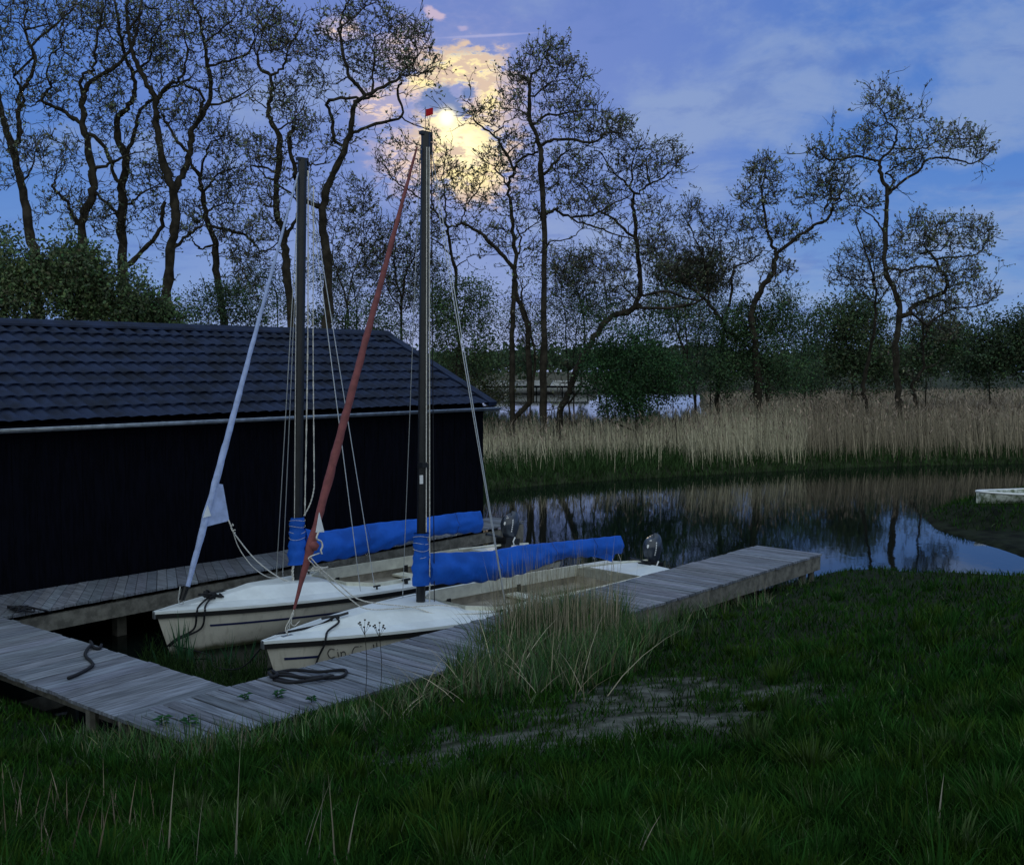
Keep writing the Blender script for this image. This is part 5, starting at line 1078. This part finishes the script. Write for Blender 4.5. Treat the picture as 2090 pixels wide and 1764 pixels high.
for k, (D_, sd_, bl_, n_, s_, lab) in enumerate((
    (46, 61, [(1080, 720, 60, 60), (1050, 640, 60, 60), (1120, 660, 50, 60)], 3600, .09, 'hazy thin bush between the twin-stemmed tree and the tallest trunk'),
    (47, 62, [(1170, 700, 55, 60), (1190, 620, 60, 55), (1150, 560, 60, 50)], 3800, .09, 'hazy thin bush just right of the tallest straight trunk'),
    (48, 63, [(1420, 700, 60, 60), (1450, 640, 50, 50), (1390, 760, 50, 40)], 4600, .10, 'hazy bush between the bright green bush and the Y-forked tree'),
    (50, 64, [(1640, 700, 50, 60), (1620, 770, 50, 40), (1600, 620, 40, 40)], 3600, .11, 'hazy bush right of the Y-forked tree\'s foot'),
    (45, 65, [(860, 640, 60, 60), (830, 560, 60, 60), (880, 560, 50, 60)], 3600, .09, 'hazy thin bush behind the nearer mast above the roof'),
    (44, 66, [(720, 590, 70, 60), (660, 560, 50, 50)], 2600, .09, 'hazy thin bush above the ridge just right of the farther mast'),
    (43, 67, [(560, 600, 50, 60), (520, 560, 40, 40)], 2000, .09, 'hazy thin bush above the ridge just left of the farther mast'))):
    bush(D_, sd_, bl_, n_, s_, lab, 'leaf_bush', (.75, .95, .85), [([(bl_[0][0], 850), (bl_[0][0]+4, bl_[0][1]), (bl_[1][0], bl_[1][1])], 5, 2)], group=gU, cr=.22, nb_=90)
# far wood beyond the lake
t = Tree(128, 50); r_ = t.r; xs = r_.uniform(-250, 2500, 620); Vs = []
bl = [(x, 741+r_.normal(0, 5)-9*max(0, math.sin(x/160)+.2), r_.uniform(14, 34), r_.uniform(8, 22), r_.uniform(0, 26)) for x in xs]
t.foliage(bl, 46000, .62, .5, 9, .5); c = np.concatenate([a for a, _ in t.leaf]); z = np.concatenate([b for _, b in t.leaf]); V, F = leaf_quads(c, z, r_)
tn = np.repeat((1+.3*r_.normal(0, 1, len(c)).clip(-1.5, 2))[:, None]*np.array([.75, .85, .75]), 4, 0)
tag(mesh_np('distant_wood', V, [F], 'leaf_bush', None, tn), 'dark distant wood along the far shore of the lake', 'wood', kind='stuff')

# ---------------------------------------------------------------- grass, reeds
def blades(x, y, z, h, w, lean, r, tint, curve=.5, segs=3, az=None):
    n = len(x); a = r.uniform(0, 2*math.pi, n) if az is None else az; d = np.stack([np.cos(a), np.sin(a), 0*a], 1); s_ = np.stack([-np.sin(a+r.normal(0, .8, n)), np.cos(a+r.normal(0, .8, n)), 0*a], 1)
    b = np.stack([x, y, z], 1); V = []
    for k in range(segs+1):
        t = k/segs; ww = (w*(1-t**1.6))[:, None]; ln = lean*(t*(1-curve)+curve*t*t)
        c = b+d*(h*ln)[:, None]+np.array([0, 0, 1])*(h*(t-.25*lean*t*t))[:, None]
        if k < segs: V += [c-s_*ww, c+s_*ww]
        else: V.append(c)
    m = 2*segs+1; V = np.stack(V, 1); o = (np.arange(n)*m)[:, None]; Fq = []
    q = np.array([[2*k, 2*k+1, 2*k+3, 2*k+2] for k in range(segs-1)]).reshape(-1)
    F4 = (o+q[None]).reshape(-1, 4) if segs > 1 else None; F3 = o+np.array([2*segs-2, 2*segs-1, 2*segs])[None]
    # root of each blade a little darker in pigment (sheath)
    T = np.repeat(tint, m, 0)
    return V.reshape(-1, 3), ([F4] if F4 is not None else [])+[F3], T
def join(parts):
    n = 0; Vs, Fs4, Fs3, Ts = [], [], [], []
    for V, F, T in parts:
        for f in F: (Fs4 if f.shape[1] == 4 else Fs3).append(f+n)
        Vs.append(V); Ts.append(T); n += len(V)
    F = []
    if Fs4: F.append(np.concatenate(Fs4))
    if Fs3: F.append(np.concatenate(Fs3))
    return np.concatenate(Vs), F, np.concatenate(Ts)
def stuff(name, parts, m_, label, cat):
    V, F, T = join(parts); return tag(mesh_np(name, V, F, m_, None, T), label, cat, kind='stuff')
gr = np.random.default_rng(99)
def view_sample(n, ylo, yhi, xlo=-60, xhi=2150, zg=.8):
    """random ground points spread evenly over the picture part, for near grass"""
    px = gr.uniform(xlo, xhi, n); py = gr.uniform(ylo, yhi, n); r0 = np.stack([px-W/2, np.full(n, FPX), H/2-py], 1)
    c, s = math.cos(PITCH), math.sin(PITCH); d = np.stack([r0[:, 0], r0[:, 1]*c+r0[:, 2]*s, r0[:, 2]*c-r0[:, 1]*s], 1)
    z = np.full(n, zg)
    for _ in range(8):
        t = (z-CAMZ)/d[:, 2]; x, y = d[:, 0]*t, d[:, 1]*t; z = .5*z+.5*z_near(x, y)
    t = (z-CAMZ)/d[:, 2]; return d[:, 0]*t, d[:, 1]*t
def grass_tint(x, y, r):
    n = vnoise(x, y, 2.4, 31); n2 = vnoise(x, y, .7, 33); f = (1+.55*n+.35*r.normal(0, 1, len(x)).clip(-1.5, 2)); 
    yel = np.clip(.5+1.2*n2, 0, 1)[:, None]; base_ = np.array([.80, 1.0, 1.15])*(1-yel)+np.array([1.35, 1.05, .75])*yel
    dry = (r.random(len(x)) < .035)[:, None]; t = base_*f[:, None]; return np.clip(np.where(dry, np.array([5.0, 2.3, 7.0])*f[:, None], t), .1, 9)
def on_deck(x, y, m=.0):
    p1 = sdist([fl0+nj*0, fl1, fr1, fr0], x, y); p2 = sdist([a_in, a_e, b_e, oc], x, y); return np.maximum(p1, p2) > m
parts = []
x, y = view_sample(210000, 1090, 1900, zg=1.2); d = sdist(near_poly, x, y); bb = bare(x, y)
k = (d > .12) & (~on_deck(x, y, .02)) & (gr.random(len(x)) > bb*.95) & (gr.random(len(x)) < .72+.9*vnoise(x, y, .38, 61)) & (np.hypot(x, y) > 2.2); x, y, d = x[k], y[k], d[k]; z = z_near(x, y)
tuft = vnoise(x, y, .45, 41); big = vnoise(x, y, 2.1, 43)
dd = np.hypot(x, y); h = (.065+.075*np.clip(tuft+.25, 0, 1.2)+.04*np.clip(big, -.6, 1)+.05*gr.random(len(x))**2)*np.interp(dd, [3, 7, 14], [1.15, 1.05, .85])
near_dock = np.clip(1-np.abs(d-.4)/.9, 0, 1); h *= 1+.55*near_dock*(x < 3.2)*(x > -1); h *= np.where(bare(x, y) > .2, .5, 1)
w = np.interp(dd, [3, 6, 15], [.0035, .0046, .008]); parts.append(blades(x, y, z-.01, h, w, gr.uniform(.1, 1.0, len(x)), gr, grass_tint(x, y, gr)))
nt_ = 300; tx, ty = view_sample(nt_, 1200, 1860, zg=1.2); kk = (sdist(near_poly, tx, ty) > .4) & (~on_deck(tx, ty, -.15)) & (bare(tx, ty) < .25); tx, ty = tx[kk], ty[kk]
m_ = gr.integers(35, 110, len(tx)); ix = np.repeat(np.arange(len(tx)), m_); n_ = len(ix); rr_ = gr.uniform(.05, .13, len(tx))[ix]; aa = gr.uniform(0, 6.283, n_); qq = np.sqrt(gr.random(n_))
X_, Y_ = tx[ix]+np.cos(aa)*qq*rr_, ty[ix]+np.sin(aa)*qq*rr_; hb = gr.uniform(.11, .24, len(tx))[ix]; kind = gr.random(len(tx))[ix]
col = np.where((kind < .3)[:, None], np.array([2.2, 1.45, 1.4]), np.where((kind < .45)[:, None], np.array([3.2, 1.7, 3.6]), np.array([1.15, 1.25, 1.4])))*(1+.3*gr.normal(0, 1, (n_, 1)).clip(-1.5, 2))
parts.append(blades(X_, Y_, z_near(X_, Y_)-.01, hb*gr.uniform(.5, 1.1, n_), np.full(n_, .0052), qq*gr.uniform(.3, 1.1, n_), gr, col, .6, 3, az=aa+gr.normal(0, .35, n_)))
stuff('grass', parts, 'grass_blade', 'dark green grass covering the near bank in the foreground', 'grass')
# taller tussock by the jetty
def clump(px, py, zz, n, rad, hm, wm, tintf, lean=(.1, .7), curve=.6, az=None, ell=(1, 1)):
    c = np.array([*gpt(px, py, zz), 0]); a = gr.uniform(0, 6.283, n); q = rad*np.sqrt(gr.random(n)); x = c[0]+np.cos(a)*q*ell[0]; y = c[1]+np.sin(a)*q*ell[1]; z = np.maximum(z_near(x, y), -.05)
    h = hm*gr.uniform(.45, 1.1, n); return blades(x, y, z-.02, h, np.full(n, wm), gr.uniform(*lean, n), gr, tintf(n), curve, 4)
gt = lambda n: np.where((gr.random(n) < .30)[:, None], np.array([3.6, 2.1, 3.2]), np.array([1.35, 1.5, 1.35]))*(1+.35*gr.normal(0, 1, (n, 1)).clip(-1.5, 2))*gr.uniform(.8, 1.2, (n, 3))
parts = []
for (px, py, n, rad, hm) in ((1000, 1380, 500, .45, .5), (1060, 1330, 900, .5, .62), (1130, 1310, 1300, .55, .72), (1200, 1300, 1300, .5, .66), (1250, 1320, 800, .55, .5), (1180, 1370, 900, .6, .5), (1080, 1400, 700, .6, .42), (1320, 1310, 500, .5, .36), (1340, 1270, 350, .4, .36), (1400, 1260, 260, .4, .3),
                             (960, 1330, 250, .3, .42), (880, 1420, 320, .5, .26), (780, 1455, 300, .5, .24), (620, 1500, 300, .6, .24), (330, 1540, 380, .6, .28), (430, 1545, 300, .5, .24), (230, 1520, 260, .5, .26), (1500, 1240, 160, .5, .26), (1600, 1200, 120, .4, .22)):
    parts.append(clump(px, py, .7, n, rad, hm, .0058, gt))
stuff('tall_grass', parts, 'reed_leaf', 'tall tussock of long green grass leaning over the jetty edge', 'tall grass')
dt = lambda n: np.array([.62, .60, .55])*(1+.3*gr.normal(0, 1, (n, 1)).clip(-1.5, 2))
parts = []
for (px, py, n, rad, hm, l_) in ((1100, 1330, 55, .5, 1.15, (.02, .18)), (1180, 1320, 70, .5, 1.25, (.02, .15)), (1050, 1330, 50, .35, 1.2, (.02, .2)), (1230, 1310, 30, .35, 1.0, (.02, .2)), (1000, 1400, 26, .4, .8, (.3, 1.1)), (1150, 1420, 30, .5, .7, (.5, 1.4)), (950, 1300, 40, .3, .62, (.05, .35)),
                                 (1300, 1250, 14, .3, .8, (.05, .3)), (1370, 1240, 8, .3, .8, (.05, .3)), (1500, 1240, 6, .5, .5, (.1, .4)), (940, 1420, 40, .5, .55, (.5, 1.3)), (880, 1440, 20, .5, .5, (.6, 1.4))):
    parts.append(clump(px, py, .75, int(n*(2.0 if l_[0] < .2 else .8)), rad, hm, .0042, dt, l_, .3))
stuff('dry_reed_stalks', parts, 'reed_dry', 'thin pale dry reed stalks standing out of the tussock by the jetty', 'reeds')
parts = []
for _ in range(70):
    px = gr.uniform(-30, 330); py = gr.uniform(1640, 1800) if px > 120 else gr.uniform(1600, 1800); n = 1
    parts.append(clump(px, py, 1.3, 1, .05, gr.uniform(.18, .48), .0045, lambda n: np.tile(np.array([.55, .49, .46])*gr.uniform(.4, 1.2), (n, 1)), (.02, .35), .4))
for px, py, hh, l_ in ((600, 1800, .55, .3), (640, 1790, .65, .1), (690, 1800, .6, .25), (330, 1760, .6, .15), (390, 1780, .7, .1), (480, 1790, .6, .05), (1300, 1780, .3, .3), (1900, 1700, .5, .3), (990, 1790, .3, .2)):
    parts.append(clump(px, py, 1.5, 2, .03, hh, .0038, lambda n: np.full((n, 3), .6), (l_, l_+.1), .4))
stuff('dry_stalks', parts, 'reed_dry', 'broken pale stalks standing in the dark grass at the lower left', 'dry stalks')
# straw lying by the jetty
for k, (px, py, a_, ln) in enumerate(((1010, 1470, .6, .75), (920, 1390, -.9, .9), (1180, 1400, 2.6, .6), (1230, 1390, -.25, .9))):
    c = at(px, py, 0); zc = float(z_near(np.array([c[0]]), np.array([c[1]]))[0]); c = at(px, py, zc+.06); d_ = np.array([math.cos(a_), math.sin(a_), .12])
    tag(MB().tube(catmull([c-d_*ln/2, c+np.array([0, 0, .05]), c+d_*ln/2], 4), [.009]*8+[.004], 5).build('reed_stem', 'reed_dry', None, True), ('fallen pale reed stem with a cut end, near the jetty foot', 'fallen reed stem leaning against the jetty edge', 'fallen reed stem under the tussock', 'long fallen reed stem lying at the edge of the bare track')[k], 'reed stem')
# far bank reeds
def far_pts(n, d0, d1, x0=-8, x1=46, y0=30, y1=66):
    x = gr.uniform(x0, x1, n); y = gr.uniform(y0, y1, n); d = sdist(far_poly, x, y); ppx = x/y*FPX+W/2; k = (d > d0) & (d < d1) & (ppx > 900) & (ppx < 2330); return x[k], y[k], d[k], ppx[k]
parts = []
x, y, d, ppx = far_pts(170000, .3, 11); thick = vnoise(x, y, 3.0, 55)
keep = gr.random(len(x)) < np.where(ppx < 1400, np.interp(d, [.3, 1.5, 4, 9], [.02, .10, .6, .35]), np.interp(d, [.3, 1.2, 6, 11], [.5, .9, .75, .3]))*np.clip(.8+.5*thick, .2, 1)
x, y, d, ppx = x[keep], y[keep], d[keep], ppx[keep]; n = len(x); z = z_far(x, y)
h = np.interp(ppx, [950, 1100, 1400, 1500, 2100], [.95, 1.3, 1.4, 1.75, 1.7])*gr.uniform(.5, 1.2, n)*(1+.22*vnoise(x, y, 1.7, 57))
br = (1+.42*gr.normal(0, 1, n).clip(-1.6, 2.4)+.35*vnoise(x, y, 1.1, 58))[:, None]
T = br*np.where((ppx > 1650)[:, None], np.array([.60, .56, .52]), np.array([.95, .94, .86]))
lean_ = gr.uniform(.0, .40, n)**1.2; bent = gr.random(n) < .07; lean_ = np.where(bent, gr.uniform(.6, 1.4, n), lean_)
pk = gr.random(n) < .30; pn = int(pk.sum()); plume = blades(x[pk]+gr.normal(0, .02, pn), y[pk], z[pk]+h[pk]*.88, gr.uniform(.12, .24, pn), gr.uniform(.014, .026, pn), gr.uniform(.2, 1.1, pn), gr, np.tile([.50, .42, .42], (pn, 1))*br[pk], .6, 2)
parts.append(plume)
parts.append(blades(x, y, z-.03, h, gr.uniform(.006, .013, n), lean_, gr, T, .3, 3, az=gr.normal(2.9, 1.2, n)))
stuff('dry_reeds', parts, 'reed_dry', 'pale dry reed bed lining the far bank of the water', 'reeds')
parts = []
x, y, d, ppx = far_pts(420000, -.15, 5); keep = gr.random(len(x)) < np.where(ppx < 1450, np.interp(d, [0, 2.2, 4.5], [.9, .7, .1]), np.interp(d, [0, 1.2, 2.5], [.8, .6, .03])); x, y, d = x[keep], y[keep], d[keep]; n = len(x)
parts.append(blades(x, y, z_far(x, y)-.05, gr.uniform(.3, .85, n)*np.interp(d, [0, 3], [.55, 1.1]), gr.uniform(.010, .022, n), gr.uniform(.1, .9, n), gr, np.array([.85, .88, .75])*(1+.4*gr.normal(0, 1, (n, 1)).clip(-1.5, 2)), .5, 3))
stuff('bank_grass', parts, 'reed_leaf', 'low green growth at the foot of the reeds on the far bank', 'bank grass')
# meadow of dry grass behind the reeds
n = 60000; x = gr.uniform(5, 110, n); y = gr.uniform(53, 120, n); d = sdist(far_poly, x, y); k = d > .6; x, y = x[k], y[k]; n = len(x)
parts = [blades(x, y, z_far(x, y)-.05, gr.uniform(.5, 1.1, n), gr.uniform(.02, .05, n), gr.uniform(.2, .9, n), gr, np.array([.60, .54, .52])*(1+.3*gr.normal(0, 1, (n, 1)).clip(-1.5, 2)), .5, 2)]
stuff('meadow', parts, 'reed_dry', 'pale dry meadow between the reeds and the dark bushes at the right', 'meadow')
# peninsula grass
n = 26000; x = gr.uniform(9, 21, n); y = gr.uniform(18, 33, n); d = sdist(pen_poly, x, y); ml = np.array(mud_line); upv = y-np.interp(x, ml[:, 0], ml[:, 1]); k = (d > .05) & (upv > -.1); x, y, d = x[k], y[k], d[k]; n = len(x)
parts = [blades(x, y, z_pen(x, y)-.02, gr.uniform(.08, .2, n)*np.interp(d, [0, .6], [.5, 1.2]), np.full(n, .009), gr.uniform(.2, 1, n), gr, grass_tint(x, y, gr), .5, 2)]
stuff('peninsula_grass', parts, 'grass_blade', 'dark green grass on the small spit under the old rowing boat', 'grass')
# water plants in the basin
def iris(px, py, n, hm, label, zz=-.02, group='sword-leaved water plants in the basin', spread=.09):
    c = at(px, py, max(zz, 0)); a = gr.uniform(0, 6.28, n); x = c[0]+spread*gr.normal(0, 1, n)*.6; y = c[1]+spread*gr.normal(0, 1, n)*.6
    V, F, T = blades(x, y, np.full(n, zz), hm*gr.uniform(.45, 1.1, n), np.full(n, .011), gr.uniform(.05, .45, n), gr, np.array([.7, 1.1, 1.4])*gr.uniform(.7, 1.2, (n, 1)), .2, 3)
    o = mesh_np('water_plant', V, F, 'reed_leaf', None, T); return tag(o, label, 'water plant', group)
iris(372, 1345, 22, .62, 'largest sword-leaved plant, in front of the farther bow')
iris(400, 1352, 10, .42, 'small sword-leaved plant just right of the largest one')
iris(435, 1355, 8, .36, 'low sword-leaved plant in front of the farther hull')
iris(470, 1350, 14, .42, 'tufted sword-leaved plant midway along the farther hull')
iris(510, 1346, 6, .34, 'sparse sword-leaved plant beside the nearer bow')
iris(330, 1350, 8, .36, 'sparse sword-leaved plant left of the farther bow')
n = 2600; px = gr.uniform(290, 545, n); py = 1395+.20*(px-400)*0+gr.normal(0, 26, n)+np.interp(px, [290, 400, 470, 545], [-45, -10, 5, -10]); P_ = np.array([at(a, b, .0) for a, b in zip(px, py)])
ok = sdist([a_in, a_e, b_e, oc], P_[:, 0], P_[:, 1]) < -.03; ok &= sdist([fl0, fl1, fr1, fr0], P_[:, 0], P_[:, 1]) < -.03; P_ = P_[ok]; n = len(P_)
hh = gr.uniform(.06, .24, n)
parts = [blades(P_[:, 0], P_[:, 1], P_[:, 2]-.03, hh, np.full(n, .006), gr.uniform(.1, .9, n), gr, np.array([.6, .7, .5])*gr.uniform(.4, 1.3, (n, 1)), .4, 3)]
stuff('basin_weed', parts, 'reed_leaf', 'dark weed growing in the corner of the basin between the walkways', 'weed')
# small weeds coming through the boards
def weed(px, py, label, s=.07):
    c = at(px, py, DZ); root = thing('weed', label, 'weed', c, 0, 'weeds growing through the jetty boards'); mb = MB()
    for k in range(9):
        a = k*2.4+gr.uniform(-.3, .3); L_ = s*gr.uniform(.6, 1.2); d_ = np.array([math.cos(a), math.sin(a), 0]); e_ = np.array([-d_[1], d_[0], 0]); b = c+up*(.008+.005*k*s/.07)
        mb.add([b, b+d_*L_*.5+e_*L_*.28+up*.02, b+d_*L_+up*.005, b+d_*L_*.5-e_*L_*.28+up*.02], [(0, 1, 2), (0, 2, 3)], (.7, 1.2, 1.3))
    mb.build('leaves', 'reed_leaf', root); MB().tube([c-up*.02, c+up*(.01+.045*s/.07)], .003, 4).build('stem', 'reed_leaf', root)
weed(500, 1428, 'spiky weed on the boards nearest the basin corner'); weed(566, 1424, 'second spiky weed, right of the one nearest the basin corner', .085); weed(636, 1432, 'small weed at the grassy edge of the jetty', .06)
weed(330, 1470+8, 'broad-leaved weed at the outer corner of the boardwalk', .09); weed(385, 1478, 'tall broad-leaved weed at the jetty\'s grassy corner', .10)
# dry flower heads by the jetty
for px, py, h_, lab in ((745, 1362, .42, 'left dry flower stem beside the nearer foredeck'), (775, 1360, .40, 'right dry flower stem beside the nearer foredeck')):
    c = at(px, py+70, .7); mb = MB(); t_ = c+up*h_*1.6; mb.tube(catmull([c, lerp(c, t_, .5)+np.array([.02, 0, 0]), t_], 4), .0028, 4)
    for k in range(8):
        a = k*.8; e_ = t_+np.array([math.cos(a)*.05, math.sin(a)*.05, .02+.02*(k % 3)]); mb.tube([t_-up*.06, e_], .0018, 3); mb.box(e_, ((1, 0, 0), (0, 1, 0), up), (.008, .008, .005))
    tag(mb.build('dry_flower', 'bark'), lab, 'dry flower', 'dry flower stems')

# ---------------------------------------------------------------- old rowing boat on the spit
rb = thing('rowing_boat', 'old whitish rowing boat with mossy flaking sides on the grassy spit', 'rowing boat', (*at(2075, 1040, .3)[:2], 0), 0)
p0 = at(1992, 1024, .38); d_ = np.array([.97, .22]); d_ /= np.linalg.norm(d_); n_ = np.array([d_[1], -d_[0]]); Lr = 3.6
mb = MB(); V = []; G_ = []
for t in np.linspace(0, 1, 26):
    b = .62*(math.sin(min(1, t/.55)*math.pi/2)**.7)*(1 if t < .55 else 1-.25*((t-.55)/.45)**2); sh = .40+.10*(1-t*2)**2*(.9 if t < .5 else .3); base_ = np.array([*(p0[:2]+d_*t*Lr), 0])
    V.append([base_+np.array([*(n_*b*math.sin(a)), 0])+up*(.28+sh*.75*(1-math.cos(a))*1.0) for a in np.linspace(-math.pi/2, math.pi/2, 15)])
mb.grid(np.array(V)); mb.add(V[-1], [tuple(range(15))]); ob = mb.build('hull', 'paint_white_old', rb, True); ob.modifiers.new('s', 'SOLIDIFY').thickness = .03
for s_ in (0, -1): MB().tube([v[s_] for v in V], .03, 6).build('gunwale', 'paint_white', rb, True)
for t in (8, 16): MB().box((V[t][0]+V[t][-1])/2-up*.1, ((*n_, 0), (*d_, 0), up), (np.linalg.norm(V[t][0]-V[t][-1])/2, .11, .015)).build('thwart', 'weathered_wood_beam', rb)
# ---------------------------------------------------------------- beyond the lake
def launch(px, py, D, L_, label, cabin=True, hullm='paint_white'):
    c = atY(px, py, D); c[2] = 0; rt = thing('motorboat', label, 'motorboat', c, 0, 'white boats at the far jetty'); mb = MB(); V = []
    for t in np.linspace(0, 1, 14):
        b = .9*(1-max(0, (.6-t)/.6)**2.2) if t < .6 else .9; V.append([c+np.array([-L_/2+L_*t, b*math.sin(a), .9*(1-math.cos(a))+.25*(1-t)**2]) for a in np.linspace(-math.pi/2, math.pi/2, 9)])
    mb.grid(np.array(V)); mb.add(V[-1], [tuple(range(9))]); mb.build('hull', hullm, rt, True)
    MB().box(c+np.array([.1*L_, 0, .93]), ((1, 0, 0), (0, 1, 0), up), (L_*.38, .7, .05)).build('deck', hullm, rt)
    if cabin:
        cb = MB(); b0 = c+np.array([.1*L_, 0, 1.3]); cb.add([b0+np.array([sx_*L_*.24*(1 if sz < 0 else .75), sy_*.6, sz*.4]) for sx_ in (-1, 1) for sy_ in (-1, 1) for sz in (-1, 1)], [(0, 1, 3, 2), (4, 6, 7, 5), (0, 4, 5, 1), (2, 3, 7, 6), (0, 2, 6, 4), (1, 5, 7, 3)]); cb_ = cb.build('cabin', hullm, rt)
        for k in (-1, 0, 1): MB().box(b0+np.array([k*L_*.12, -.565, .08]), ((1, 0, 0), (0, 1, .33), up), (L_*.045, .02, .13)).build('window', 'glass_dark', cb_)
    return rt
launch(1139, 790, 142, 7.6, 'small white cabin boat seen between the trunks, left of the slanting tree')
launch(1178, 790, 146, 5.2, 'white boat seen right of the slanting trunk', True)
launch(1065, 790, 143, 8.5, 'white boat hull mostly hidden by the twin-stemmed tree', True)
launch(1008, 786, 140, 8.5, 'white boat near the corner of the boathouse roof', True)
fj = thing('far_jetty', 'thin dark jetty across the lake in front of the white boats', 'jetty', (*atY(1110, 790, 136)[:2], 0))
a, b = atY(990, 789, 136), atY(1200, 789, 136); a[2] = b[2] = 1.0
MB().box((a+b)/2, ((1, 0, 0), (0, 1, 0), up), ((b-a)[0]/2, .7, .12)).build('deck', 'dark_wood_boards', fj)
for k in range(5): q = lerp(a, b, k/4); MB().box((q[0], q[1], .0), ((1, 0, 0), (0, 1, 0), up), (.07, .1, .9)).build('post', 'dark_wood_boards', fj)
